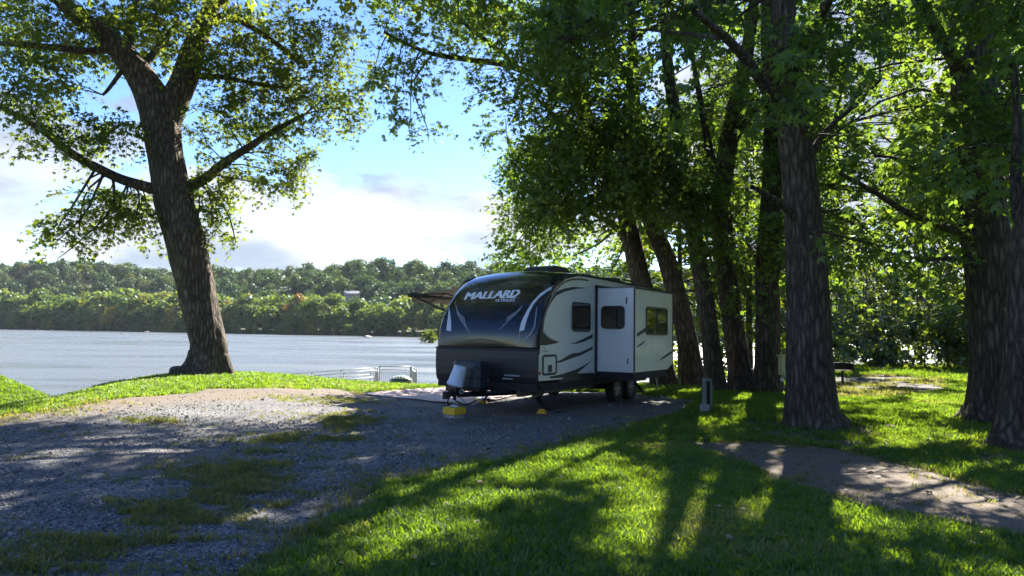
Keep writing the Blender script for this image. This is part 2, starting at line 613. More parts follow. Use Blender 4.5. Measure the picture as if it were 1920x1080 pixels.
GRAVEL = px_poly([(-500, 846), (0, 797), (120, 783), (250, 766), (400, 749), (520, 741), (620, 737), (680, 742), (760, 746)]) + \
    [(-2.5, 18.0), (-1.0, 20.0), (3.2, 20.2), (5.0, 17.9)] + \
    px_poly([(1290, 757), (1296, 770), (1215, 800), (1090, 838), (965, 872), (840, 886), (730, 905), (660, 950), (585, 1010), (500, 1075), (380, 1180), (200, 1400), (-900, 1500)])
PATH = px_poly([(1300, 832), (1400, 832), (1520, 838), (1610, 850), (1700, 882), (1800, 913), (1920, 945), (2100, 985), (2120, 1070), (1950, 1003), (1830, 985),
                (1700, 967), (1580, 950), (1480, 912), (1400, 876), (1340, 850)])
SITE = px_poly([(1560, 705), (1640, 702), (1760, 712), (1790, 728), (1700, 742), (1560, 748), (1500, 735)])     # next pitch, thin gravel
def gravel_sd(x, y):
    return poly_sd(x, y, GRAVEL) + 0.75 * (fbm(x * 0.9, y * 0.9, 21) - 0.5) + 0.25 * (fbm(x * 5, y * 5, 31, 2) - 0.5)


def path_sd(x, y):
    return poly_sd(x, y, PATH) + 0.18 + 0.55 * (fbm(x * 1.2, y * 1.2, 41) - 0.5) + 0.26 * (fbm(x * 6, y * 6, 43, 2) - 0.5)


def site_sd(x, y):
    return poly_sd(x, y, SITE) + 1.2 * (fbm(x * 0.7, y * 0.7, 51) - 0.5)


def sheet(sd, h=0.022, dz=0.0):
    return lambda x, y: ground_z(x, y) + h * np.clip(sd(x, y) / 0.22, -1.4, 1.0) + dz + 0.012 * (fbm(x * 7, y * 7, 77, 3) - 0.5)


def gsoil(x, y):
    edge = np.array(px_poly([(-500, 846), (0, 800), (250, 769), (520, 744), (680, 745)]))
    d = np.full(x.shape, 1e9)
    for a, b in zip(edge[:-1], edge[1:]):
        e = b - a
        t = np.clip(((x - a[0]) * e[0] + (y - a[1]) * e[1]) / (e @ e), 0, 1)
        d = np.minimum(d, np.hypot(x - a[0] - t * e[0], y - a[1] - t * e[1]))
    s = np.clip(1.15 - d / 1.2, 0, 1) + np.clip((fbm(x * 0.45, y * 0.45, 61) - 0.52) * 3.0, 0, 0.6)
    return np.clip(s, 0, 1)


M['gravel'] = gravel_mat('gravel', [(0.15, (0.058, 0.060, 0.070, 1)), (0.5, (0.13, 0.13, 0.138, 1)), (0.72, (0.21, 0.207, 0.208, 1)), (0.9, (0.38, 0.37, 0.36, 1))], sc=42)
M['path'] = gravel_mat('path', [(0.15, (0.105, 0.08, 0.06, 1)), (0.5, (0.18, 0.14, 0.105, 1)), (0.85, (0.27, 0.215, 0.165, 1))], sc=52)
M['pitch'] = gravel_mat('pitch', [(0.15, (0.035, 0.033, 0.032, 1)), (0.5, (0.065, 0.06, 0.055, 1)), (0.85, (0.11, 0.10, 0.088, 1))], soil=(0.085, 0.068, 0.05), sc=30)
gx = axis((-13, 5.6, 0.085))
gy = axis((1.6, 12, 0.07), (12, 21, 0.12))
gravel = link('gravel_drive', grid(gx, gy, sheet(gravel_sd), 'gravel_drive', {'soil': gsoil}), M['gravel'], smooth=True)
tag(gravel, kind='structure')
path_o = link('dirt_path', grid(axis((1.4, 8.6, 0.07)), axis((4.6, 11.6, 0.07)), sheet(path_sd, 0.02), 'dirt_path', {'soil': lambda x, y: np.clip((fbm(x, y, 5) - 0.3) * 1.5, 0, 1)}), M['path'], smooth=True)
tag(path_o, kind='structure')
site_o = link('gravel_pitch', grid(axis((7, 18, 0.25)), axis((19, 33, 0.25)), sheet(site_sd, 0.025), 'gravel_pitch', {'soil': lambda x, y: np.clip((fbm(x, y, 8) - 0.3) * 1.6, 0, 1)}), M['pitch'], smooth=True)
tag(site_o, kind='structure')


# river
def water_mat():
    m, t = new_mat('river_water')
    ge = N(t, 'ShaderNodeNewGeometry')
    mpn = N(t, 'ShaderNodeMapping')
    mpn.inputs['Scale'].default_value = (0.22, 1.0, 1.0)
    mpn.inputs['Rotation'].default_value = (0, 0, R(-12))
    L(t, ge.outputs['Position'], mpn.inputs[0])
    a = N(t, 'ShaderNodeTexNoise', inp={'Scale': 1.3, 'Detail': 6.0, 'Roughness': 0.62, 'Distortion': 0.5})
    b_ = N(t, 'ShaderNodeTexNoise', inp={'Scale': 0.09, 'Detail': 5.0, 'Roughness': 0.6, 'Distortion': 0.6})
    c_ = N(t, 'ShaderNodeTexNoise', inp={'Scale': 0.022, 'Detail': 4.0, 'Roughness': 0.6})
    for n in (a, b_, c_):
        L(t, mpn.outputs[0], n.inputs['Vector'])
    b = pbsdf(t, (0.09, 0.10, 0.098), 0.12)
    b.inputs['IOR'].default_value = 1.33
    rr = ramp(t, b_.outputs[0], [(0.40, g4(0.14)), (0.62, g4(0.42))])
    L(t, rr, b.inputs['Roughness'])
    h = M_(t, 'ADD', M_(t, 'MULTIPLY', a.outputs[0], M_(t, 'ADD', 0.3, M_(t, 'MULTIPLY', b_.outputs[0], 1.2))), M_(t, 'MULTIPLY', b_.outputs[0], 2.2))
    bp = N(t, 'ShaderNodeBump', inp={'Strength': 0.75, 'Distance': 0.25})
    L(t, h, bp.inputs['Height'])
    L(t, bp.outputs[0], b.inputs['Normal'])
    out(t, b.outputs[0])
    return m


M['water'] = water_mat()
wv = MB()
wv.add([(-1600, -60, WATER), (1600, -60, WATER), (1600, 1300, WATER), (-1600, 1300, WATER)], [(0, 1, 2, 3)])
river = wv.build('river', M['water'])
tag(river, kind='structure')

# far shore: a low bank that climbs to a ridge
SHORE = [(-1500, 800), (-700, 660), (-440, 590), (-250, 500), (-120, 430), (0, 390), (150, 352), (420, 320), (1500, 300)]


def shore_y(x):
    return np.interp(x, [p[0] for p in SHORE], [p[1] for p in SHORE])


def far_z(x, y):
    d = y - shore_y(x)
    up = np.clip((d - 35) / 190, 0, 1)
    up = up * up * (3 - 2 * up)
    ridge = 47 + 14 * (fbm(x / 260 + 3.3, y / 900, 91, 3) - 0.5) * 2 - 9 * np.exp(-((x + 405) / 26) ** 2)
    ridge = ridge * np.clip(shore_y(x) / 480.0, 0.6, 1.25)
    return WATER - 1.5 + np.clip(d * 0.35, -1, 4.0) + up * ridge + 3 * (fbm(x / 40, y / 40, 93) - 0.5)


fx = np.linspace(-1500, 1500, 160)
fd = np.concatenate([np.linspace(-6, 60, 14), np.linspace(70, 420, 24)])
FX, FD = np.meshgrid(fx, fd)
FY = shore_y(FX) + FD
fv = np.stack([FX.ravel(), FY.ravel(), far_z(FX, FY).ravel()], 1)
ii = (np.arange(len(fd) - 1)[:, None] * len(fx) + np.arange(len(fx) - 1)[None, :]).ravel()
ff = np.stack([ii, ii + 1, ii + 1 + len(fx), ii + len(fx)], 1)
M['far_soil'] = simple('far_soil', (0.06, 0.07, 0.03), 0.95, var=0.4, scale=0.05)
far_bank = link('far_hills', np_mesh('far_hills', fv, ff), M['far_soil'], smooth=True)
tag(far_bank, kind='structure')


# ------------------------------------------------------------------ scattering (grass, stones, far wood)
def scatter(name, pos, rot, scl, variants, idx, tint=None):
    """ONE object of kind stuff: points that carry copies of the variant meshes"""
    me = bpy.data.meshes.new(name)
    me.vertices.add(len(pos))
    me.vertices.foreach_set('co', np.asarray(pos, np.float32).ravel())
    for an, ty, av in (('rot', 'FLOAT_VECTOR', rot), ('scl', 'FLOAT_VECTOR', scl), ('idx', 'INT', idx)):
        a = me.attributes.new(an, ty, 'POINT')
        if ty == 'INT':
            a.data.foreach_set('value', np.asarray(av, np.int32))
        else:
            a.data.foreach_set('vector', np.asarray(av, np.float32).ravel())
    if tint is None:
        tint = rng.random(len(pos))
    a = me.attributes.new('tint', 'FLOAT', 'POINT')
    a.data.foreach_set('value', np.asarray(tint, np.float32))
    o = link(name, me)
    vc = bpy.data.collections.new(name + '_kinds')
    for k, vm in enumerate(variants):
        vc.objects.link(bpy.data.objects.new('%s_kind_%02d' % (name, k), vm))
    ng = bpy.data.node_groups.new(name, 'GeometryNodeTree')
    ng.interface.new_socket('Geometry', in_out='INPUT', socket_type='NodeSocketGeometry')
    ng.interface.new_socket('Geometry', in_out='OUTPUT', socket_type='NodeSocketGeometry')
    gi, go = ng.nodes.new('NodeGroupInput'), ng.nodes.new('NodeGroupOutput')
    ci = ng.nodes.new('GeometryNodeCollectionInfo')
    ci.inputs['Collection'].default_value = vc
    ci.inputs['Separate Children'].default_value = True
    ci.inputs['Reset Children'].default_value = True
    mp_ = ng.nodes.new('GeometryNodeMeshToPoints')
    ip = ng.nodes.new('GeometryNodeInstanceOnPoints')
    ip.inputs['Pick Instance'].default_value = True

    def na(nm, ty):
        n = ng.nodes.new('GeometryNodeInputNamedAttribute')
        n.data_type = ty
        n.inputs['Name'].default_value = nm
        return n.outputs[0]
    e2r = ng.nodes.new('FunctionNodeEulerToRotation')
    L(ng, na('rot', 'FLOAT_VECTOR'), e2r.inputs[0])
    L(ng, gi.outputs[0], mp_.inputs['Mesh'])
    L(ng, mp_.outputs[0], ip.inputs['Points'])
    L(ng, ci.outputs[0], ip.inputs['Instance'])
    L(ng, na('idx', 'INT'), ip.inputs['Instance Index'])
    L(ng, e2r.outputs[0], ip.inputs['Rotation'])
    L(ng, na('scl', 'FLOAT_VECTOR'), ip.inputs['Scale'])
    L(ng, ip.outputs[0], go.inputs[0])
    md = o.modifiers.new('scatter', 'NODES')
    md.node_group = ng
    return o


def unit(v):
    return v / (np.linalg.norm(v, axis=-1, keepdims=True) + 1e-9)


# leaf outlines: (along, across, lift)
LEAF3 = np.array([[(0, 0, 0), (.50, -.19, .02), (1.0, 0, -.10), (.50, .19, .02)],
                  [(.02, .02, 0), (.46, .17, .02), (.66, .60, -.09), (.17, .36, .0)],
                  [(.02, -.02, 0), (.17, -.36, .0), (.66, -.60, -.09), (.46, -.17, .02)]], np.float32)
LEAF1 = np.array([[(0, 0, 0), (.45, -.42, .03), (1.0, 0, -.08), (.45, .42, .03)]], np.float32)


def leaf_mesh(name, pos, along, nrm, size, shape=LEAF3, tint=None):
    a = unit(along)
    b = unit(np.cross(nrm, a))
    n = np.cross(a, b)
    k = shape.reshape(-1, 3)
    v = pos[:, None, :] + size[:, None, None] * (k[None, :, 0, None] * a[:, None, :] + k[None, :, 1, None] * b[:, None, :] + k[None, :, 2, None] * n[:, None, :])
    nv = len(k)
    f = np.arange(len(pos) * nv, dtype=np.int32).reshape(-1, 4)
    if tint is None:
        tint = rng.random(len(pos))
    return np_mesh(name, v.reshape(-1, 3), f, {'tint': np.repeat(tint, nv)})


def rand_unit(n):
    return unit(rng.normal(size=(n, 3)))


def far_tree_mesh(name, mat, n=900, h=1.0, seed=0, tall=1.0):
    """one far tree 1 unit high: lobes of leaf clumps, rough outline, a short trunk under them"""
    r = np.random.default_rng(seed)
    lob = []
    for k in range(11):
        a = r.random() * 6.283
        zz_ = 0.22 + 0.62 * r.random()
        rad = 0.30 * math.sin(min(1, max(0.15, (1.02 - zz_) * 1.7)) * 1.57)
        lob.append((rad * 0.85 * math.cos(a) * r.random() ** .4, rad * 0.85 * math.sin(a) * r.random() ** .4, zz_, 0.13 + 0.08 * r.random()))
    lob.append((0, 0, 0.80, 0.17))
    lob.append((0, 0, 0.45, 0.24))
    lob = np.array(lob)
    w = lob[:, 3] ** 2
    pick = r.choice(len(lob), n, p=w / w.sum())
    d = r.normal(size=(n, 3))
    d /= np.linalg.norm(d, axis=1, keepdims=True)
    d[:, 2] = np.where(r.random(n) < 0.75, np.abs(d[:, 2]), d[:, 2])
    rr = lob[pick, 3] * (0.55 + 0.62 * r.random(n))
    pos = lob[pick, :3] + d * rr[:, None]
    nrm = d + r.normal(size=(n, 3)) * 0.45
    al = np.cross(nrm, r.normal(size=(n, 3)))
    me = leaf_mesh(name, pos, al, nrm, 0.055 + 0.045 * r.random(n), LEAF1, tint=np.clip(r.random(n), 0, 1))
    me.materials.append(mat)
    return me


def wood(name, pts_, mat, hs, seed, nvar=6, n=900):
    vs = [far_tree_mesh('%s_%d' % (name, k), mat, n=n, seed=seed + k) for k in range(nvar)]
    k = len(pts_)
    rot = np.zeros((k, 3))
    rot[:, 2] = rng.random(k) * 6.283
    w = hs * (0.75 + 0.75 * rng.random(k))
    return scatter(name, pts_, rot, np.stack([w, w, hs], 1), vs, rng.integers(0, nvar, k))


# riverside rows
px_, hs_ = [], []
for row, (d0, h0, step) in enumerate(((2, 9, 8.0), (9, 18, 8.5), (18, 23, 9.0), (28, 26, 9.5), (38, 25, 9.5))):
    x = -620.0
    while x < 640:
        xx = x + rng.normal() * 2.6
        yy = shore_y(xx) + d0 + rng.normal() * 2.2
        hh = h0 * (0.78 + 0.42 * rng.random()) * min(1.25, max(0.65, shore_y(xx) / 470.0))
        px_.append((xx, yy, float(far_z(np.array([xx]), np.array([yy]))[0]) - 0.12 * hh))
        hs_.append(hh)
        x += step
tag(wood('riverside_wood', np.array(px_), M['wood_near'], np.array(hs_), 100), 'sunlit green and yellowing trees lining the far river bank', 'wood', kind='stuff')
px_, hs_ = [], []
for k in range(1500):
    xx = -760 + 1500 * rng.random()
    dd = 55 + 250 * rng.random() ** 0.9
    yy = float(shore_y(xx)) + dd
    hh = 17 + 9 * rng.random()
    px_.append((xx, yy, float(far_z(np.array([xx]), np.array([yy]))[0]) - 0.12 * hh))
    hs_.append(hh)
tag(wood('hillside_wood', np.array(px_), M['wood_far'], np.array(hs_), 200, n=700), 'dark bluish trees covering the hillside behind the riverside trees', 'wood', kind='stuff')


# trees added unseen behind the viewer, to darken the trailer's windows and side
px_, hs_ = [], []
for x, y, h in ((20, 1, 14), (25, 7, 15), (28, -3, 16), (21, -9, 16), (33, 4, 16), (27, -13, 17), (12, -20, 16), (4, -27, 17), (-10, -30, 16)):
    px_.append((x, y, -2.2))
    hs_.append(h)
tag(wood('added_grove_behind', np.array(px_, float), M['wood_far'], np.array(hs_, float), 300, n=2600), 'unseen grove added behind the camera for the trailer window reflections', 'wood', kind='stuff')


# ------------------------------------------------------------------ near trees
def smooth_path(pts, n):
    """Catmull-Rom through rows of (x,y,z,r)"""
    P = np.asarray(pts, float)
    t = np.arange(len(P))
    s = np.linspace(0, len(P) - 1, n)
    o = np.zeros((n, P.shape[1]))
    for i, u in enumerate(s):
        k = min(int(u), len(P) - 2)
        f = u - k
        p0, p1, p2, p3 = P[max(k - 1, 0)], P[k], P[k + 1], P[min(k + 2, len(P) - 1)]
        o[i] = 0.5 * (2 * p1 + (p2 - p0) * f + (2 * p0 - 5 * p1 + 4 * p2 - p3) * f * f + (3 * p1 - p0 - 3 * p2 + p3) * f ** 3)
    return o


def limb_arrays(path, nseg, rough=0.0, flare=0.0, seed=0):
    """path rows (x,y,z,r) -> verts, quads; rough = uneven girth; flare = root buttresses near the first points"""
    P = np.asarray(path, float)
    c, r = P[:, :3], P[:, 3]
    d = unit(np.gradient(c, axis=0))
    u = np.zeros_like(c)
    ref = np.array([1.0, 0, 0]) if abs(d[0, 0]) < 0.9 else np.array([0, 1.0, 0])
    cur = unit(ref - d[0] * (ref @ d[0]))
    for i in range(len(c)):
        cur = unit(cur - d[i] * (cur @ d[i]))
        u[i] = cur
    w = np.cross(d, u)
    a = np.linspace(0, 2 * math.pi, nseg, endpoint=False)
    ln = np.concatenate([[0], np.cumsum(np.linalg.norm(np.diff(c, axis=0), axis=1))])
    k = np.ones((len(c), nseg))
    if rough > 0:
        AA, LL = np.meshgrid(a, ln)
        k += rough * 2 * (fbm(np.cos(AA) * 1.6 + 5, LL * 1.1 + np.sin(AA) * 1.6, 300 + seed, 3) - 0.5)
        k += rough * 0.5 * np.sin(AA * 9 + 3 * np.sin(LL * 1.3))
        if nseg >= 40:
            rm_ = float(np.mean(r))
            cu_, su_ = np.cos(AA), np.sin(AA)
            rid = 1 - np.abs(2 * fbm(AA * rm_ * 13 + 30, LL * 1.5 + 0.8 * su_, 320 + seed, 3) - 1)
            k += 0.075 * (rid - 0.75)
    if flare > 0:
        AA, LL = np.meshgrid(a, ln)
        k += flare * np.exp(-LL / 0.42) * (0.55 + 0.45 * np.sin(AA * 5 + seed) + 0.3 * np.sin(AA * 3 + 1.7 * seed))
    v = c[:, None, :] + (r[:, None] * k)[:, :, None] * (np.cos(a)[None, :, None] * u[:, None, :] + np.sin(a)[None, :, None] * w[:, None, :])
    i = np.arange(len(c) - 1)[:, None] * nseg
    j = np.arange(nseg)[None, :]
    f = np.stack([i + j, i + (j + 1) % nseg, i + nseg + (j + 1) % nseg, i + nseg + j], -1).reshape(-1, 4)
    return v.reshape(-1, 3), f


def join_arrays(parts):
    vs, fs, n = [], [], 0
    for v, f in parts:
        vs.append(v)
        fs.append(f + n)
        n += len(v)
    return np.concatenate(vs), np.concatenate(fs)


def pxpath(rows):
    """rows (px, py, width in photo px, depth) -> (x,y,z,radius)"""
    o = []
    for px, py, wpx, dep in rows:
        p = at(px, py, dep)
        o.append((p.x, p.y, p.z, 0.5 * wpx * dep / F))
    return o


def thin_twigs(P, rad):
    """P: (N,3,3) polylines of three points; three-sided tapering twigs, all at once"""
    d = unit(P[:, 2] - P[:, 0])
    u = unit(np.cross(d, rand_unit(len(P))))
    w = np.cross(d, u)
    ang = np.array([0, 2.094, 4.189])
    ring = np.cos(ang)[None, None, :, None] * u[:, None, None, :] + np.sin(ang)[None, None, :, None] * w[:, None, None, :]
    v = P[:, :, None, :] + np.asarray(rad)[None, :, None, None] * ring
    k = np.arange(len(P))[:, None, None] * 9
    lv = np.arange(2)[None, :, None] * 3
    j = np.arange(3)[None, None, :]
    f = np.stack([k + lv + j, k + lv + (j + 1) % 3, k + lv + 3 + (j + 1) % 3, k + lv + 3 + j], -1)
    return v.reshape(-1, 3), f.reshape(-1, 4)


def crown_leaves(blobs, nodes, size, dens, shape, droop=0.5, spray_len=0.6, per=14, twig=True):
    """blobs: list of (centre, (rx,ry,rz)); nodes: limb points the boughs grow from.
    returns leaf arrays and wood tubes"""
    tubes = []
    nodes = np.asarray(nodes)
    Q, P0, C = [], [], []
    for c, rad in blobs:
        c, rad = np.asarray(c, float), np.asarray(rad, float)
        vol = (rad[0] * rad[1] * rad[2]) ** (1 / 3)
        ns = max(4, int(dens * vol * vol))
        q = rand_unit(ns) * (0.25 + 0.75 * rng.random(ns)[:, None] ** 0.55)
        Q.append(q)
        P0.append(c + q * rad)
        C.append(np.repeat(c[None], ns, 0))
        if twig:
            # bough from the nearest limb point lying lower or level
            dd = np.linalg.norm(nodes[:, :3] - c, axis=1) + np.where(nodes[:, 2] > c[2] + 0.3, 1.5, 0)
            nd = nodes[np.argmin(dd)]
            mid = (nd[:3] + c) / 2 + rng.normal(size=3) * 0.07 * dd.min() + np.array([0, 0, 0.06 * dd.min()])
            r0 = min(nd[3] * 0.5, 0.014 + 0.008 * dd.min())
            tubes.append(limb_arrays(smooth_path([(*nd[:3], r0), (*mid, r0 * 0.7), (*c, r0 * 0.45), (*(c + (c - mid) * 0.4 + rng.normal(size=3) * 0.1), 0.006)], 8), 5))
    Q, P0, C = np.concatenate(Q), np.concatenate(P0), np.concatenate(C)
    keep = ~in_sunray(P0)
    Q, P0, C = Q[keep], P0[keep], C[keep]
    ns = len(P0)
    dirs = unit(Q * np.array([1, 1, 0.35]) + rng.normal(size=(ns, 3)) * 0.45 + np.array([0, 0, -droop * 0.25]))
    ln0 = spray_len * (0.6 + 0.8 * rng.random(ns))
    t = (np.arange(per)[None, :] + rng.random((ns, per)) * 0.7) / per
    tl_ = (t * ln0[:, None])[..., None]
    ax = P0[:, None, :] + dirs[:, None, :] * tl_ + np.array([0, 0, -1.0]) * (droop * tl_ * t[..., None])
    side = unit(np.cross(dirs, np.array([0, 0, 1.0])))
    sg = np.where(np.arange(per) % 2 == 0, 1.0, -1.0)[None, :, None]
    al = dirs[:, None, :] * 0.5 + side[:, None, :] * sg * 0.8 + rng.normal(size=(ns, per, 3)) * 0.4 + np.array([0, 0, -0.45 - droop * 0.4])
    nm = np.array([0, 0, 1.0]) + rng.normal(size=(ns, per, 3)) * 0.55
    lp = ax + side[:, None, :] * sg * 0.05 + rng.normal(size=(ns, per, 3)) * 0.05
    ls = size * (0.5 + 0.75 * rng.random((ns, per)))
    if twig:
        tubes.append(thin_twigs(np.stack([C + (P0 - C) * 0.35, P0, ax[:, -1]], 1), (0.009, 0.006, 0.0025)))
    return lp.reshape(-1, 3), al.reshape(-1, 3), nm.reshape(-1, 3), ls.ravel(), tubes


def make_tree(name, label, trunk, limbs, blobs_near, blobs_high, leaf, bark, group=None, size=0.125, dens=44, flare=0.55, seg=26,
              high_size=0.24, high_dens=16, droop=0.5, seed=0, spray=0.6, shape=LEAF3):
    """trunk/limbs: rows (x,y,z,r). near blobs get lobed leaves, high ones (out of the picture) larger simple ones"""
    base = Vector(trunk[0][:3])
    root = empty(name, base)
    tag(root, label, 'tree', group)
    off = np.array(base)

    def put(nm, v, f, mat, attr=None, smooth=True):
        return link(nm, np_mesh(nm, v - off, f, attr), mat, root, smooth)
    tp = smooth_path(trunk, max(24, len(trunk) * (14 if seg >= 40 else 9)))
    dn = tp[0].copy()
    dn[2] -= 0.35
    tp = np.vstack([dn, tp])
    v, f = limb_arrays(tp, seg, rough=0.045, flare=flare, seed=seed)
    put('trunk', v, f, bark)
    nodes = [tp[len(tp) // 2:]]
    for lb in limbs:
        lpth = smooth_path(lb, max(10, len(lb) * 6))
        v, f = limb_arrays(lpth, 12, rough=0.05, seed=seed + 3)
        put('branch', v, f, bark)
        nodes.append(lpth[len(lpth) // 4:])
    nodes = np.vstack(nodes)
    tub = []
    if blobs_near:
        p, a, n, s, tb = crown_leaves(blobs_near, nodes, size, dens, shape, droop, spray)
        tub += tb
        me = leaf_mesh('crown', p - off, a, n, s, shape, tint=np.clip(0.5 * rng.random(len(p)) + 0.5 * vnoise(p[:, 0] * 0.9 + 50, p[:, 2] * 0.9 + p[:, 1] * .5 + 50, seed) + 0.05 * rng.normal(size=len(p)), 0, 1))
        link('crown', me, leaf, root)
    if blobs_high:
        p, a, n, s, tb = crown_leaves(blobs_high, nodes, high_size, high_dens, LEAF1, droop, spray, per=9, twig=False)
        link('crown_top' if blobs_near else 'crown', leaf_mesh('crown_top', p - off, a, n, s, LEAF1), leaf, root)
    if tub:
        v, f = join_arrays(tub)
        tag(put('twigs', v, f, bark), kind='stuff')
    return root


def B(px, py, rpx, dep, sq=0.75):
    """a foliage mass seen at (px,py) with radius rpx photo px at ground distance dep"""
    p = at(px, py, dep)
    r = rpx * dep / F
    return (tuple(p), (r, r * 1.05, r * sq))


# where the photograph shows sun on the ground: boughs standing in those rays are left out
SUNK = 1.0 / math.tan(R(SUN_EL))
LIT = [(onto(px, py)[0], onto(px, py)[1], r) for px, py, r in (
    (1090, 885, .85), (960, 900, .5), (850, 935, .6), (750, 1000, .6), (660, 1045, .6), (850, 1035, .5), (1180, 965, .6), (1300, 965, .75), (1400, 1005, .6), (1210, 900, .4), (1150, 920, .4), (1250, 1035, .35), (1520, 1015, .45), (1640, 1025, .4),
    (1450, 895, .55), (1380, 858, .4), (1560, 938, .5), (1620, 900, .3), (1480, 860, .3), (1300, 802, .5), (1700, 835, .4), (1870, 855, .4), (1640, 790, .4), (640, 905, .45), (560, 965, .4), (450, 1012, .35), (690, 862, .35), (330, 1065, .3),
    (620, 742, .9), (450, 752, .9), (300, 768, .8), (150, 785, .8), (560, 720, 1.3), (400, 730, 1.3), (1420, 770, .4), (1800, 712, 1.4), (1830,735,.8), (600, 765, .3), (480, 940, .3), (425, 985, .4), (1330, 1040, .4), (1020, 960, .3))]


def in_sunray(p):
    """True for points whose shadow would fall on ground the photograph shows in the sun"""
    sx, sy = p[:, 0] - math.sin(R(SUN_AZ)) * SUNK * p[:, 2], p[:, 1] - math.cos(R(SUN_AZ)) * SUNK * p[:, 2]
    # flecks of sun over the lawn
    n_ = fbm(sx * 1.05 + 40, sy * 1.35 + 17, 811, 3) + 0.10 * (fbm(sx * 4.2, sy * 4.2, 812, 2) - 0.5)
    lawn = (sx > -1.2 - 0.35 * (9 - sy)) & (poly_sd(sx, sy, GRAVEL) < 0.1)
    # the thick trunks' own shadows lie in leaf shade
    sv = np.array([math.sin(R(SUN_AZ)), math.cos(R(SUN_AZ))])
    near_trunk = np.zeros(len(sx), bool)
    for tx, ty, tw in ((5.7, 13.2, .75), (9.8, 14.5, .6), (7.9, 11.0, .6), (7.1, 21.7, .4), (7.6, 20.9, .4), (6.0, 21.0, .4)):
        rx_, ry_ = sx - tx, sy - ty
        near_trunk |= (np.abs(rx_ * sv[1] - ry_ * sv[0]) < tw) & (rx_ * sv[0] + ry_ * sv[1] < 0.5)
    m = lawn & (n_ > FLECK + np.where(near_trunk, 0.06, 0.0) + np.where(sy > 9.5, 0.03, 0.0))
    for lx, ly, lr in LIT:
        m |= np.hypot(sx - lx, sy - ly) < lr * (0.8 + 0.5 * fbm(sx * 3, sy * 3, 813, 2))
    return m


FLECK = 0.41


# --- the big maple on the bank, left
LD = 20.3
b0 = at(385, 702, LD)
trunkL = pxpath([(385, 704, 92, LD), (389, 690, 76, LD), (391, 665, 66, LD), (390, 640, 62, LD), (372, 560, 64, LD), (346, 450, 70, LD - .2), (324, 370, 68, LD - .3), (312, 300, 63, LD - .4),
                 (303, 245, 66, LD - .4), (290, 195, 62, LD - .4), (268, 150, 54, LD - .5), (238, 110, 46, LD - .7), (200, 70, 36, LD - 1.0), (130, 15, 28, LD - 1.5), (60, -50, 20, LD - 2), (-20, -140, 10, LD - 2.5)])
trunkL[0] = (trunkL[0][0], trunkL[0][1], gz(trunkL[0][0], trunkL[0][1]) - 0.02, trunkL[0][3])
limbsL = [pxpath([(310, 235, 56, LD - .3), (326, 190, 52, LD - .2), (345, 150, 48, LD), (365, 90, 42, LD + .3), (388, 30, 30, LD + .6), (430, -40, 24, LD + 1), (470, -140, 12, LD + 1.5)]),
          pxpath([(318, 362, 24, LD - .2), (285, 353, 22, LD - .6), (230, 337, 19, LD - 1.1), (180, 313, 17, LD - 1.6), (130, 285, 15, LD - 2), (80, 245, 13, LD - 2.4), (20, 210, 11, LD - 2.8), (-60, 170, 7, LD - 3.2)]),
          pxpath([(330, 356, 28, LD), (350, 350, 24, LD + .2), (385, 335, 20, LD + .5), (420, 306, 17, LD + .8), (460, 280, 14, LD + 1), (510, 248, 11, LD + 1.2), (570, 215, 7, LD + 1.4)]),
          pxpath([(215, 90, 18, LD - .9), (165, 96, 14, LD - 1.3), (110, 90, 13, LD - 1.6), (40, 84, 11, LD - 2), (-60, 78, 7, LD - 2.4)]),
          pxpath([(365, 143, 12, LD + .1), (420, 145, 9, LD + .4), (485, 158, 7, LD + .7), (540, 165, 4, LD + .9)]),
          pxpath([(262, 132, 22, LD - .5), (283, 105, 13, LD - .3), (305, 75, 9, LD), (330, 45, 6, LD + .2)]),
          pxpath([(250, 118, 13, LD - .6), (232, 130, 9, LD - .8), (205, 165, 7, LD - 1), (193, 178, 5, LD - 1.1)]),
          pxpath([(386, 30, 22, LD + .6), (450, 40, 12, LD + 1.2), (530, 90, 9, LD + 1.6), (560, 120, 5, LD + 2)]),
          pxpath([(250, 120, 26, LD - .6), (240, 60, 16, LD + .4), (255, 0, 12, LD + 1.4), (270, -80, 8, LD + 2)])]
blobsL = []
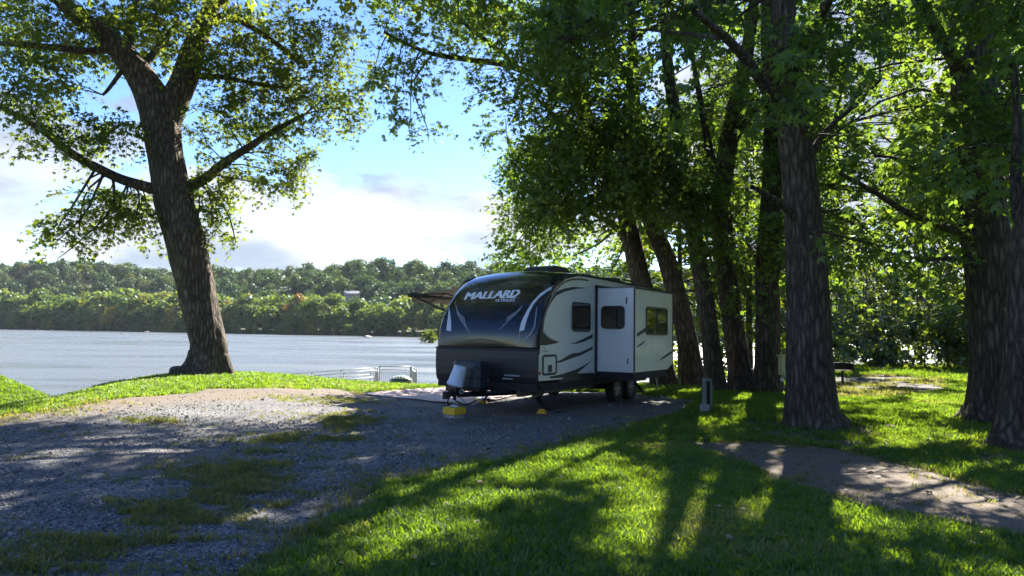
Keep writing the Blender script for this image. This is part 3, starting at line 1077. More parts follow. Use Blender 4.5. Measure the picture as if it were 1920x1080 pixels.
for px, py, r, dz in ((30, 30, 75, -1), (110, 40, 70, -2), (60, 120, 60, -2.5), (30, 170, 55, -3), (110, 150, 45, -2.2), (190, 30, 60, 0), (260, 40, 60, 1.5), (310, 30, 55, 1),
                      (170, 100, 45, .8), (300, 90, 45, 1.2), (60, 230, 42, -3), (150, 235, 52, -1.8), (195, 255, 45, -1.6), (230, 235, 34, -1.4), (110, 265, 38, -2.2),
                      (230, 375, 40, -1), (190, 385, 42, -1.2), (150, 410, 40, -1.4), (120, 440, 30, -1.5), (255, 410, 34, -.8), (215, 430, 30, -1), (280, 395, 28, -.6),
                      (430, 90, 55, .5), (480, 60, 50, 1.5), (540, 40, 60, 1.8), (590, 70, 55, 1.6), (560, 130, 55, 1.4), (500, 130, 60, .8), (440, 150, 50, .2), (400, 110, 40, .3),
                      (620, 130, 45, 2), (600, 180, 48, 1.5), (540, 190, 55, 1), (470, 195, 55, .6), (410, 215, 45, .3), (640, 190, 40, 2), (670, 220, 28, 2.2), (580, 235, 36, 1.4), (510, 240, 40, 1.0),
                      (380, 250, 32, .3), (400, 320, 38, .6), (380, 370, 40, .2), (370, 420, 36, 0), (400, 410, 32, .4), (410, 360, 36, .6), (445, 330, 30, .9), (500, 300, 36, 1.0), (540, 330, 32, 1.2), (560, 310, 32, 1.3), (520, 350, 28, 1.1), (480, 340, 26, 1.0),
                      (340, 15, 50, -.6), (420, 20, 45, -.8), (20, 80, 50, 1), (640, 60, 40, 2.4), (690, 130, 26, 2.4), (440, 445, 9, .5), (140, 460, 16, -1.5), (115, 415, 34, -1.6), (170, 360, 36, -1.4), (250, 370, 34, -.4), (300, 380, 30, .6), (70, 180, 50, -1), (130, 90, 50, 0), (230, 70, 45, .5), (350, 90, 45, -1.2), (290, 20, 55, -1.4), (450, 230, 40, 1.4), (560, 290, 28, 2), (350, 460, 20, 0)):
    blobsL.append(B(px, py, r * 0.9, LD + dz))
highL = []
while len(highL) < 105:
    a, rr_ = rng.random() * 6.283, 8.6 * math.sqrt(rng.random())
    hz_ = 9.5 + 8.5 * rng.random()
    rr_ *= math.sqrt(max(0.10, 1 - ((hz_ - 11) / 8.5) ** 2))
    cx, cy = b0.x + 0.8 + rr_ * math.cos(a), b0.y - 0.3 + rr_ * math.sin(a)
    if cy - 1.19 * hz_ > 10.2 or (hz_ - CAMH) / cy < 0.50:
        continue
    highL.append(((cx, cy, hz_), (1.4, 1.4, 0.9)))
make_tree('maple_tree', 'large leaning maple with forked trunk alone on the grassy river bank', trunkL, limbsL, blobsL, highL, M['leaf_left'], M['bark'], size=0.13, dens=88, flare=0.9, seg=72, seed=1)

# --- the maples to the right of and behind the trailer
specR = {
    'A': dict(label='slender leaning maple rising directly behind the trailer roof', rows=[(1245, 728, 48, 23), (1232, 650, 42, 23), (1215, 580, 38, 23), (1195, 500, 36, 23), (1180, 430, 33, 23), (1160, 370, 30, 22.8), (1130, 290, 26, 22.5), (1095, 200, 22, 22), (1060, 100, 18, 21.5), (1030, -20, 12, 21), (1000, -140, 6, 20.5)]),
    'Bt': dict(label='leaning maple trunk nearest the rear end of the trailer', rows=[(1303, 727, 46, 23), (1297, 690, 40, 23), (1285, 620, 38, 23), (1268, 550, 36, 23), (1248, 480, 34, 23), (1218, 410, 30, 22.6), (1195, 320, 26, 22), (1190, 200, 22, 21.5), (1185, 60, 16, 21), (1180, -120, 8, 21)]),
    'Ct': dict(label='slim maple trunk standing right behind the grey utility post', rows=[(1343, 737, 44, 21), (1338, 690, 36, 21), (1328, 600, 32, 21), (1312, 500, 31, 21), (1298, 420, 29, 21), (1284, 350, 27, 21), (1270, 240, 24, 20.5), (1250, 100, 20, 20), (1240, -120, 9, 20)]),
    'Dt': dict(label='maple trunk between the slim trunk and the broad dark trunk', rows=[(1392, 733, 52, 21.6), (1386, 690, 42, 21.6), (1374, 600, 38, 21.6), (1362, 500, 36, 21.6), (1355, 420, 36, 21.5), (1353, 360, 36, 21.4), (1372, 230, 32, 21), (1392, 140, 28, 20.6), (1408, 50, 22, 20.2), (1425, -120, 10, 20)]),
    'Et': dict(label='dark maple trunk just left of the yellow utility box', rows=[(1441, 738, 58, 20.9), (1440, 690, 48, 20.9), (1440, 600, 44, 20.9), (1438, 500, 42, 20.9), (1445, 380, 38, 20.7), (1450, 240, 34, 20.5), (1440, 80, 26, 20), (1440, -120, 12, 20)]),
    'Ft': dict(label='thick maple trunk with flared roots in front of the charcoal grill', rows=[(1528, 800, 104, 13.2), (1522, 770, 90, 13.2), (1519, 700, 84, 13.2), (1517, 620, 79, 13.2), (1513, 520, 74, 13.2), (1505, 400, 66, 13.1), (1492, 270, 60, 13), (1480, 150, 54, 12.9), (1470, 40, 46, 12.8), (1465, -200, 34, 12.6), (1470, -420, 18, 12.5)]),
    'Gt': dict(label='tall thick maple trunk with low bough at the right edge', rows=[(1858, 792, 98, 14.4), (1862, 750, 84, 14.4), (1864, 650, 76, 14.4), (1856, 520, 78, 14.4), (1848, 440, 80, 14.4), (1836, 330, 74, 14.3), (1826, 200, 73, 14.2), (1820, 70, 70, 14.1), (1815, -80, 60, 14), (1812, -300, 36, 14)]),
    'Ht': dict(label='broad nearest trunk cut off by the right edge', rows=[(1912, 842, 100, 11.05), (1918, 790, 84, 11.05), (1924, 680, 76, 11.05), (1926, 560, 66, 11.05), (1922, 480, 56, 11.05), (1935, 400, 46, 11), (1960, 250, 40, 10.9), (1985, 80, 34, 10.8), (1990, -200, 20, 10.7)]),
}
limbsR = {k: [] for k in specR}
limbsR['Gt'] = [pxpath([(1845, 446, 26, 14.3), (1810, 440, 17, 14.1), (1760, 422, 14, 13.7), (1700, 398, 12, 13.3), (1640, 360, 10, 13), (1575, 325, 7, 12.7)]),
                pxpath([(1840, 350, 22, 14.3), (1800, 345, 14, 14.0), (1740, 335, 10, 13.6), (1690, 300, 7, 13.2), (1640, 292, 5, 13)]),
                pxpath([(1840, 500, 14, 14.3), (1790, 485, 9, 14), (1720, 490, 7, 13.5)]),
                pxpath([(1822, 150, 40, 14.2), (1760, 60, 26, 13.4), (1700, -40, 20, 12.6), (1640, -160, 12, 12)])]
limbsR['Ht'] = [pxpath([(1922, 470, 30, 11), (1905, 360, 20, 11.2), (1908, 240, 16, 11.3), (1900, 120, 12, 11.4)])]
limbsR['Ft'] = [pxpath([(1500, 330, 16, 13), (1545, 250, 11, 13.4), (1600, 200, 8, 13.8), (1650, 150, 6, 14)]),
                pxpath([(1490, 250, 34, 13), (1440, 170, 24, 12.4), (1380, 90, 18, 11.6), (1300, 20, 12, 10.8)]),
                pxpath([(1480, 120, 30, 12.9), (1530, 40, 22, 12), (1580, -40, 16, 11), (1640, -100, 10, 10)]),
                pxpath([(1505, 420, 18, 13.1), (1460, 380, 12, 12.6), (1410, 350, 8, 12)])]
limbsR['A'] = [pxpath([(1168, 385, 22, 22.8), (1140, 330, 16, 22.6), (1090, 260, 12, 22), (1030, 210, 9, 21)]),
               pxpath([(1100, 210, 22, 22), (1020, 150, 16, 20.8), (950, 122, 13, 21.4), (880, 112, 11, 21.3), (800, 98, 8, 20.8), (720, 60, 5, 20.2)]),
               pxpath([(980, 135, 12, 20.2), (930, 90, 10, 21), (890, 60, 8, 21), (860, 35, 6, 21)]),
               pxpath([(1185, 450, 16, 23), (1110, 400, 10, 22.4), (1020, 400, 7, 21.6)])]
limbsR['Bt'] = [pxpath([(1225, 420, 20, 22.6), (1180, 380, 14, 21.6), (1120, 370, 9, 20.4)]), pxpath([(1190, 180, 18, 21.5), (1130, 60, 12, 19.6), (1070, -30, 8, 18.4)])]
limbsR['Ct'] = [pxpath([(1284, 340, 16, 21), (1230, 280, 11, 20), (1170, 250, 7, 18.8)])]
limbsR['Dt'] = [pxpath([(1353, 365, 22, 21.4), (1330, 280, 16, 20.6), (1310, 170, 11, 19.6), (1290, 60, 7, 19)]), pxpath([(1365, 280, 18, 21.2), (1420, 200, 11, 20), (1470, 170, 7, 19)])]
limbsR['Et'] = [pxpath([(1446, 350, 18, 20.7), (1500, 280, 12, 20), (1560, 240, 8, 19)])]

# sky gaps in the canopy (photo px, radius)
GAPS = [(1748, 105, 40), (1640, 195, 18), (1575, 350, 26), (1250, 130, 18), (880, 215, 62), (850, 330, 80), (880, 260, 50), (920, 60, 14), (780, 45, 18), (1100, 470, 10)]


def in_gap(px, py, r):
    return any((px - gx_) ** 2 + (py - gy_) ** 2 < (gr + 0.62 * r) ** 2 for gx_, gy_, gr in GAPS)


blobs_of = {k: [] for k in specR}
# hand-placed masses: overhanging bough, left outline of the grove
HAND = [('A', px, py, r, d) for px, py, r, d in (
    (735, 30, 42, 17.6), (760, 90, 48, 17.8), (720, 110, 40, 17.4), (740, 170, 40, 17.5), (700, 160, 34, 17.3), (790, 150, 36, 17.9), (770, 215, 30, 17.6), (800, 235, 26, 17.8), (830, 60, 44, 18.4), (860, 110, 40, 18.6), (870, 20, 46, 18.8), (800, 10, 40, 18.2),
    (920, 30, 50, 19.2), (940, 130, 48, 19.4), (970, 70, 52, 20), (910, 170, 30, 19), (960, 200, 46, 20), (950, 250, 46, 20.4), (1000, 280, 50, 21), (965, 310, 40, 20.6), (980, 360, 46, 21), (970, 410, 42, 21), (985, 460, 42, 21.2), (1010, 420, 50, 21.8), (1040, 350, 50, 21.6), (1040, 480, 30, 22), (990, 500, 30, 21.4), (1060, 250, 56, 21.2), (1030, 160, 60, 20.4), (945, 495, 26, 21.2))]
HAND += [('A', 900, 20, 50, 26), ('A', 950, 40, 55, 26.5), ('A', 860, 30, 40, 25.5), ('A', 1000, 30, 60, 27), ('A', 930, -30, 60, 26), ('A', 820, -20, 55, 25), ('A', 760, -25, 50, 24.5), ('A', 1040, 80, 55, 25.5), ('A', 700, -20, 40, 24),
         ('A', 950, 350, 36, 25.5), ('A', 985, 400, 46, 25.5), ('A', 955, 440, 34, 25.8), ('A', 1000, 470, 44, 25.5), ('A', 1020, 350, 46, 25.5), ('A', 965, 490, 30, 26), ('A', 1040, 410, 46, 25.5), ('A', 990, 330, 44, 26), ('A', 960, 300, 34, 26), ('A', 1010, 290, 44, 26), ('A', 950, 480, 26, 24.5), ('A', 1005, 500, 30, 25), ('A', 1075, 480, 34, 25.5), ('A', 1120, 450, 34, 26), ('A', 1060, 440, 36, 26), ('A', 1150, 500, 28, 26)]
for k, px, py, r, d in HAND:
    blobs_of[k].append(B(px, py, r, d + (2.6 if px < 900 and d < 19.5 else 0)))
keys = list(specR)
cand = tries = 0
while cand < 300:
    px = 1020 + 950 * rng.random()
    py = -60 + 620 * rng.random()
    # how low the leaves hang, and how far off they are
    low = np.interp(px, [1020, 1120, 1200, 1300, 1480, 1560, 1700, 1920], [440, 380, 370, 400, 520, 500, 440, 420])
    if py > low:
        continue
    u = rng.random()
    if px < 1250:
        dep = 18 + 5 * u if py > 120 else 13 + 9 * u
    elif py > 300:
        dep = 17.5 + 6 * u if px < 1560 else 12 + 9 * u
    elif px < 1540 and u < 0.72:
        dep = 18.5 + 9 * rng.random()
    else:
        dep = 10.5 + 11 * rng.random()
    rm = 0.75 + 0.55 * rng.random()
    r = rm * F / dep
    if in_gap(px, py, r):
        continue
    c = at(px, py, dep)
    best, bd = None, 1e9
    for k in keys:
        p = at(*[(q[0], q[1]) for q in specR[k]['rows']][len(specR[k]['rows']) // 2], specR[k]['rows'][0][3])
        dd = math.hypot(p.x - c.x, p.y - c.y) * (1.0 if k in ('Ft', 'Gt', 'A') else 1.2)
        if dd < bd:
            best, bd = k, dd
    blobs_of[best].append((tuple(c), (rm, rm, rm * 0.72)))
    cand += 1
# lower leafy shoots beside the trunks
for k, px, py, r, d in (('Dt', 1420, 470, 34, 20.4), ('Et', 1470, 440, 40, 19.6), ('Et', 1420, 400, 40, 20), ('Et', 1480, 540, 34, 19.8), ('Et', 1440, 560, 40, 20), ('Dt', 1400, 540, 34, 20.6), ('Ct', 1330, 480, 30, 20.6),
                        ('Ct', 1350, 560, 26, 20.6), ('Et', 1460, 500, 40, 19.4), ('Dt', 1370, 480, 26, 20.8), ('Ft', 1500, 480, 36, 12.6), ('Ft', 1540, 440, 40, 12.6), ('Gt', 1830, 420, 34, 13.4), ('Gt', 1790, 400, 30, 13), ('Ht', 1900, 330, 60, 12), ('Ht', 1880, 220, 50, 12.4), ('Ht', 1905, 130, 60, 11.8), ('Gt', 1760, 470, 36, 14), ('Gt', 1700, 520, 32, 13.4)):
    blobs_of[k].append(B(px, py, r, d))
for j, k in enumerate(keys):
    sp = specR[k]
    tr = pxpath(sp['rows'])
    tr[0] = (tr[0][0], tr[0][1], gz(tr[0][0], tr[0][1]) - 0.02, tr[0][3])
    high = []
    nh = {'A': 80, 'Ht': 30, 'Ft': 40, 'Gt': 40}.get(k, 44)
    for q in range(nh):
        a = rng.random() * 6.283
        hz_ = 10 + 9 * rng.random()
        rr_ = 5.2 * math.sqrt(rng.random()) * math.sqrt(max(0.1, 1 - ((hz_ - 10.5) / 9.2) ** 2))
        cx, cy = tr[0][0] + rr_ * math.cos(a) * (1.3 if k == 'A' else 1) - (2.2 if k == 'A' else 0), tr[0][1] + rr_ * math.sin(a) - 0.5
        if ((hz_ - CAMH) / max(cy, 1) < 0.47 and cy > 0):
            continue
        high.append(((cx, cy, hz_), (1.25, 1.25, 0.85)))
    make_tree('maple_tree', sp['label'], tr, limbsR[k], blobs_of[k], high, M['leaf_right'], M['bark_dark'], 'maples along the grove right of the trailer', size=0.155 if k in ('Ft', 'Gt', 'Ht') else 0.14, dens=48, flare=0.6 if k in ('Ft', 'Gt', 'Ht') else 0.45, seg=72 if k in ('Ft', 'Gt', 'Ht') else 40, seed=10 + j, spray=0.62)


# --- sunlit trees and shrubs behind the grove
def back_tree(name, label, x, y, h, r, nb, leaf, group, low=0.12, size=0.26, dens=13, cat='tree', seed=0, lean=0.0, trunk_r=0.16):
    z0 = gz(x, y)
    tr = [(x, y, z0, trunk_r), (x + lean * 0.3, y, z0 + h * 0.35, trunk_r * 0.8), (x + lean * 0.7, y + 0.2, z0 + h * 0.7, trunk_r * 0.5), (x + lean, y, z0 + h * 0.95, 0.03)]
    bl = []
    for q in range(nb):
        f = low + (1 - low) * rng.random()
        a = rng.random() * 6.283
        ext = r * math.sqrt(max(0.06, 1 - ((f - 0.45) / 0.62) ** 2)) * math.sqrt(rng.random())
        br = 0.85 + 0.5 * rng.random()
        bl.append(((x + lean * f + ext * math.cos(a), y + ext * math.sin(a), z0 + f * h), (br, br, br * 0.75)))
    o = make_tree(name, label, tr, [], bl, [], leaf, M['bark_dark'], group, size=size, dens=dens, flare=0.3, seg=10, seed=seed, shape=LEAF1, spray=0.5, droop=0.3)
    o['category'] = cat
    return o


G_BACK = 'trees beyond the lawn at the back'
for i, (x, y, h, r, nb, lb) in enumerate((
        (6.6, 27.5, 11.0, 2.8, 38, 'bright sunlit tree on the bank behind the trailer end'),
        (9.6, 28.5, 12.0, 3.0, 46, 'bright sunlit tree on the bank behind the dark trunks'),
        (12.6, 33.5, 15.0, 3.6, 56, 'leafy tree behind the thick trunk with flared roots'),
        (16.0, 41.5, 17.0, 4.2, 64, 'leafy tree left of the sunlit shrub beyond the lawn'),
        (20.5, 44.0, 19.0, 5.0, 84, 'tall leafy tree behind the sunlit shrub beyond the lawn'),
        (26.0, 45.0, 19.0, 5.0, 84, 'tall shaded tree right of the sunlit shrub beyond the lawn'),
        (32.5, 45.5, 19.0, 5.2, 80, 'tall leafy tree behind the right-hand thick trunks'),
        (24.0, 37.0, 6.0, 2.6, 26, 'low dark tree at the lawn edge under taller trees'),
        (29.5, 38.0, 7.0, 3.0, 28, 'leafy tree at the lawn edge close to the right trunks'),
        (17.6, 26.0, 16.0, 4.6, 60, 'tall leafy tree hidden mostly behind the right-hand thick trunk'),
        (36.0, 38.0, 16.0, 4.6, 56, 'leafy tree glimpsed between trunks at the far right'))):
    back_tree('leafy_tree', lb, x, y, h, r, nb, M['leaf_back'], G_BACK, low=0.22 if i < 2 or i == 9 else 0.05, seed=40 + i, size=0.24 if i < 2 else 0.30, dens=15)
for i, (x, y, h, r, nb, lb) in enumerate((
        (17.2, 38.2, 2.2, 1.5, 12, 'small sunlit shrub behind the charcoal grill'),
        (20.0, 38.6, 2.9, 2.0, 18, 'sunlit vine-covered shrub in the middle of the lawn edge'),
        (22.9, 39.2, 2.5, 1.7, 14, 'shrub right of the vine-covered shrub at the lawn edge'),
        (14.6, 36.6, 2.4, 1.4, 12, 'sunlit shrub beside the thick trunk at the lawn edge'),
        (25.6, 40.2, 3.2, 2.0, 18, 'broad dark shrub at the right end of the lawn edge'),
        (28.6, 41.0, 3.4, 2.0, 16, 'shrub seen just left of the right-hand thick trunk'),
        (18.8, 41.4, 3.6, 2.0, 16, 'taller shrub rising behind the vine-covered shrub'),
        (22.0, 42.2, 4.0, 2.2, 18, 'tall shrub under the trees beyond the sunny lawn'),
        (13.0, 32.4, 2.6, 1.6, 14, 'shrub on the bank behind the charcoal grill post'),
        (32.0, 41.5, 3.6, 2.2, 16, 'shrub glimpsed between the two right-hand trunks'))):
    back_tree('shrub', lb, x, y, h * 1.15, r * 1.15, int(nb * 1.6), M['leaf_shrub'], 'shrubs along the lawn edge', low=0.02, seed=60 + i, size=0.24, dens=27, cat='shrub', trunk_r=0.04)
sh = at(806, 632, 205)
back_tree('shrub', 'pale green shrub on an islet left of the trailer front', sh.x, sh.y, 5.2, 2.6, 14, M['leaf_back'], None, low=0.35, seed=70, size=0.35, dens=18, cat='shrub', trunk_r=0.05)

# single coloured trees in the riverside row
for px, dep_off, h, mat, nm, lb in ((330, 6, 22, 'yellow_tree', 'yellow_tree', 'bright yellow tree in the far riverside row left of the leaning maple'),
                                    (190, 20, 26, 'orange_tree', 'orange_tree', 'orange tinted treetop in the far riverside row at left'),
                                    (560, 20, 25, 'orange_tree', 'orange_tree', 'orange tinted treetop in the far riverside row near the middle'),
                                    (465, 24, 26, 'orange_tree', 'orange_tree', 'orange tinted treetop just right of the leaning maple')):
    d = ray(px, 600)
    Y = 400.0
    for _ in range(30):
        Y = float(shore_y(d.x / d.y * Y)) + dep_off
    X = d.x / d.y * Y
    z0 = float(far_z(np.array([X]), np.array([Y]))[0])
    o = empty(nm, (X, Y, z0 - 1))
    tag(o, lb, 'tree', 'coloured trees across the river')
    me = far_tree_mesh('crown', M[mat], n=1500, seed=int(px))
    c = link('crown', me, None, o)
    c.scale = (h * 0.95, h * 0.95, h)
    MB().tube([(0, 0, -1), (0, 0, h * 0.5)], [0.5, 0.25], 7).build('trunk', M['bark_dark'], o)

# ------------------------------------------------------------------ the travel trailer
TO, TYAW = Vector((0.5094, 13.8439, 0.0)), 0.5618
TZ = gz(1.5, 15.5) + 0.02
tt = empty('travel_trailer', (TO.x, TO.y, 0.0), -TYAW)
tag(tt, 'black and white travel trailer with slide-out and glossy dark front cap', 'trailer')
TM = Matrix.Translation(TO) @ Matrix.Rotation(-TYAW, 4, 'Z')
TI = TM.inverted()
W, LEN, SD, S0, S1 = 2.483, 6.9, 0.92, 2.6475, 5.18       # width, body length, slide depth, slide start and end
ZS0, ZS1 = 0.824, 2.689


def car_paint(name, color, rough=0.12, coat=1.0, metal=0.0):
    m, t = new_mat(name)
    tcn = N(t, 'ShaderNodeTexCoord')
    no = N(t, 'ShaderNodeTexNoise', inp={'Scale': 3.0, 'Detail': 6.0, 'Roughness': 0.6})
    L(t, tcn.outputs['Object'], no.inputs['Vector'])
    b = pbsdf(t, color, M_(t, 'ADD', rough, M_(t, 'MULTIPLY', no.outputs[0], 0.08)), metal, coat=coat, spec=0.35)
    b.inputs['Coat Roughness'].default_value = 0.04
    out(t, b.outputs[0])
    return m


def fiberglass():
    """white gel-coat with faint rain streaks and road grime"""
    m, t = new_mat('white_fiberglass')
    tcn = N(t, 'ShaderNodeTexCoord')
    mpn = N(t, 'ShaderNodeMapping')
    mpn.inputs['Scale'].default_value = (2.2, 2.2, 0.8)
    L(t, tcn.outputs['Object'], mpn.inputs[0])
    st = N(t, 'ShaderNodeTexNoise', inp={'Scale': 1.6, 'Detail': 7.0, 'Roughness': 0.65})
    L(t, mpn.outputs[0], st.inputs['Vector'])
    c = ramp(t, st.outputs[0], [(0.25, (0.66, 0.67, 0.66, 1)), (0.55, (0.71, 0.72, 0.71, 1)), (0.75, (0.73, 0.74, 0.73, 1))])
    b = pbsdf(t, c, 0.28, coat=0.25)
    out(t, b.outputs[0])
    return m


def glass_dark(name, tint=(0.008, 0.009, 0.011)):
    m, t = new_mat(name)
    b = pbsdf(t, tint, 0.04, coat=0.3)
    b.inputs['IOR'].default_value = 1.55
    out(t, b.outputs[0])
    return m


M['white_fg'] = fiberglass()
M['cap'] = car_paint('dark_cap_paint', (0.010, 0.011, 0.015), 0.14, coat=0.55)
M['black_plastic'] = simple('black_plastic', (0.018, 0.019, 0.022), 0.5, var=0.25, scale=9, bump=0.15, bscale=160)
M['black_gloss'] = simple('black_vinyl', (0.011, 0.011, 0.013), 0.5, var=0.2)
M['rubber'] = simple('rubber', (0.02, 0.02, 0.02), 0.85, var=0.3, scale=20)
M['alloy'] = simple('alloy', (0.22, 0.22, 0.23), 0.4, metal=0.8, var=0.2, scale=14)
M['steel_black'] = simple('black_steel', (0.02, 0.02, 0.022), 0.45, metal=0.2, var=0.4, scale=15)
M['zinc'] = simple('zinc', (0.42, 0.42, 0.43), 0.4, metal=0.8, var=0.3, scale=22)
M['silver_vinyl'] = simple('silver_vinyl', (0.62, 0.63, 0.66), 0.35, var=0.06)
M['white_vinyl'] = simple('white_vinyl', (0.78, 0.79, 0.82), 0.4, var=0.05)
M['grey_vinyl'] = simple('grey_vinyl', (0.14, 0.14, 0.155), 0.3, var=0.12, scale=12)
M['grey_line'] = simple('grey_line', (0.30, 0.30, 0.33), 0.35, var=0.1)
M['glass'] = glass_dark('window_glass')
M['cover'] = simple('tank_cover_vinyl', (0.030, 0.036, 0.052), 0.42, var=0.25, scale=8, bump=0.5, bscale=14)
M['orange_lens'] = simple('orange_lens', (0.65, 0.12, 0.03), 0.2, coat=0.6)
M['bucket_white'] = simple('bucket_white', (0.62, 0.68, 0.78), 0.45, var=0.08, scale=8)
M['yellow'] = simple('yellow_plastic', (0.72, 0.43, 0.015), 0.45, var=0.15, scale=18)
M['concrete'] = simple('concrete', (0.33, 0.32, 0.30), 0.9, var=0.25, scale=14, bump=0.5, bscale=90)
M['underbody'] = simple('underbody', (0.016, 0.016, 0.018), 0.8, var=0.4, scale=6)
M['roof_mem'] = simple('roof_membrane', (0.30, 0.30, 0.29), 0.7, var=0.2, scale=3)


def dot_glass():
    return M['glass']


# side profile of the nose: (y back from the front, z)
PROF = [(0.0, 1.347), (0.012, 1.5), (0.035, 1.66), (0.085, 1.82), (0.15, 1.95), (0.255, 2.14), (0.40, 2.33), (0.55, 2.50), (0.74, 2.66), (0.95, 2.79), (1.17, 2.875), (1.42, 2.925), (1.75, 2.955), (2.2, 2.965)]
PS = smooth_path(PROF, 40)


def crown_z(x):                                   # roof and cap are higher along the middle
    s = (x + W / 2) / (W / 2)
    return 0.115 * (1 - s * s) - 0.05 * max(0.0, abs(s) - 0.86) / 0.14


# body shell: profile prism set just inside the cap
bp_ = [(p[0] + 0.035, p[1] - 0.03) for p in PS[::3]]
body_poly = [(0.06, 0.72)] + bp_ + [(LEN, 2.88), (LEN, 1.02), (LEN - 0.55, 0.66)]
mb = MB().prism(body_poly, 'x', -W, 0.0)
body = mb.build('body', M['white_fg'], tt, bevel=0.012)

# roof membrane, crowned
vs, fs = [], []
NX = 14
ry = [1.0, 1.2, 1.45, 1.8, 2.2, 3.0, 4.5, 6.0, LEN]
for y in ry:
    zc = float(np.interp(y, PS[:, 0], PS[:, 1])) if y < 2.2 else 2.965 - 0.06 * (y - 2.2) / (LEN - 2.2)
    for i in range(NX + 1):
        x = -W * i / NX
        vs.append((x, y, zc - 0.012 + crown_z(x) * min(1, 0.35 + 0.65 * (y / 1.6))))
for j in range(len(ry) - 1):
    for i in range(NX):
        a = j * (NX + 1) + i
        fs.append((a, a + 1, a + NX + 2, a + NX + 1))
MB().add(vs, fs).build('roof', M['roof_mem'], tt, smooth=True)

# front cap: the profile swept across, domed in the middle, with rolled side edges
NXC = 36
cv, cf = [], []
tl = np.linspace(0, 1, len(PS))
for j, (py_, pz_) in enumerate(PS):
    for i in range(NXC + 1):
        s = i / NXC
        x = 0.022 - (W + 0.044) * s
        e = abs(2 * s - 1)
        roll = 0.05 * max(0, (e - 0.93) / 0.07) ** 2
        dome = 0.055 * (1 - e ** 2.4) * math.sin(min(1.0, tl[j] * 1.15) * math.pi)
        kz = min(1.0, max(0.0, (pz_ - 1.6) / 1.3))
        cv.append((x, py_ - dome + roll, pz_ + crown_z(x) * kz * kz - roll * kz))
for j in range(len(PS) - 1):
    for i in range(NXC):
        a = j * (NXC + 1) + i
        cf.append((a, a + NXC + 1, a + NXC + 2, a + 1))
cap_mb = MB().add(cv, cf)
cap = cap_mb.build('front_cap', M['cap'], tt, smooth=True)
sol = cap.modifiers.new('thickness', 'SOLIDIFY')
sol.thickness = 0.02
sol.offset = -1.0
CAP_BVH = BVHTree.FromPolygons([TM @ Vector(p) for p in cv], cf)

# black lower front panel, bead above it
low = [(0.16, 0.56), (0.03, 0.68), (0.0, 0.78), (-0.015, 0.95), (-0.02, 1.15), (-0.012, 1.30), (0.0, 1.335), (0.05, 1.335), (0.05, 0.70), (0.18, 0.56)]
MB().prism(low, 'x', -W - 0.012, 0.012).build('front_panel', M['black_plastic'], tt, bevel=0.006)
MB().box((-W - 0.02, -0.028, 1.328), (0.02, 0.02, 1.352)).build('trim_bead', M['black_plastic'], tt, bevel=0.006)
MB().box((-W + 0.02, 0.04, 0.52), (-0.02, LEN - 0.62, 0.68)).build('underbody', M['underbody'], tt)
# black skirt along the sides
for xx, nm in ((0.0, 'side_skirt'), (-W - 0.014, 'side_skirt')):
    MB().prism([(0.9, 0.655), (0.9, 0.70), (1.3, 0.775), (LEN - 0.45, 0.765), (LEN - 0.62, 0.655)], 'x', xx + 0.001, xx + 0.013).build(nm, M['black_plastic'], tt)

# gutter rail along the roof edge
for xx in (0.0, -W):
    rp = [(xx + (0.014 if xx == 0 else -0.014), y, float(np.interp(y, PS[:, 0], PS[:, 1])) - 0.005) for y in (0.95, 1.1, 1.3, 1.6, 2.0, 2.2)]
    rp += [(rp[0][0], y, 2.96 - 0.06 * (y - 2.2) / (LEN - 2.2)) for y in (3.0, 4.5, 6.0, LEN)]
    MB().tube(rp, 0.026, 6).build('gutter_rail', M['black_plastic'], tt)


# --- lettering and stripes laid on the real surfaces
def plane_hit(axis_x):
    def hit(px, py):
        o = TI @ Vector((0, 0, CAMH))
        d = TI.to_3x3() @ ray(px, py)
        t = (axis_x - o.x) / d.x
        return o + d * t, Vector((1, 0, 0))
    return hit


def plane_y_hit(y0):
    def hit(px, py):
        o = TI @ Vector((0, 0, CAMH))
        d = TI.to_3x3() @ ray(px, py)
        t = (y0 - o.y) / d.y
        return o + d * t, Vector((0, -1, 0))
    return hit


def cap_hit(px, py):
    loc_, nor, _, _ = CAP_BVH.ray_cast(Vector((0, 0, CAMH)), ray(px, py).normalized())
    if loc_ is None:
        return None, None
    nor = TI.to_3x3() @ nor
    if nor.y > 0:
        nor = -nor
    return TI @ loc_, nor


def decal(name, polys, hit, mat, parent=tt, lift=0.003, maxlen=7.0, label=None):
    bm = bmesh.new()
    for poly in polys:
        vs_ = [bm.verts.new((p[0], p[1], 0)) for p in poly]
        try:
            bm.faces.new(vs_)
        except ValueError:
            pass
    for f_ in bm.faces:
        f_.normal_update()
    bmesh.ops.triangulate(bm, faces=bm.faces[:])
    if maxlen:
        for _ in range(5):
            es = [e for e in bm.edges if e.calc_length() > maxlen]
            if not es:
                break
            bmesh.ops.subdivide_edges(bm, edges=es, cuts=1)
            bmesh.ops.triangulate(bm, faces=[f for f in bm.faces if len(f.verts) > 3])
    dead = []
    for v in bm.verts:
        p, n = hit(v.co.x, v.co.y)
        if p is None:
            dead.append(v)
        else:
            v.co = p + n * lift
    if dead:
        bmesh.ops.delete(bm, geom=dead, context='VERTS')
    me = bpy.data.meshes.new(name)
    bm.to_mesh(me)
    bm.free()
    o = link(name, me, mat, parent)
    if label:
        o['label'] = label
    return o


def Z(ox, oy, s, pts):
    return [(ox + s * x, oy + s * y) for x, y in pts]


ZA = lambda p: Z(980, 560, 0.14822, p)
Z1 = lambda p: Z(760, 480, 0.29638, p)
Z3 = lambda p: Z(1000, 500, 0.25930, p)
Z5 = lambda p: Z(760, 490, 0.17595, p)
wall = plane_hit(0.0)
sface = plane_hit(SD)


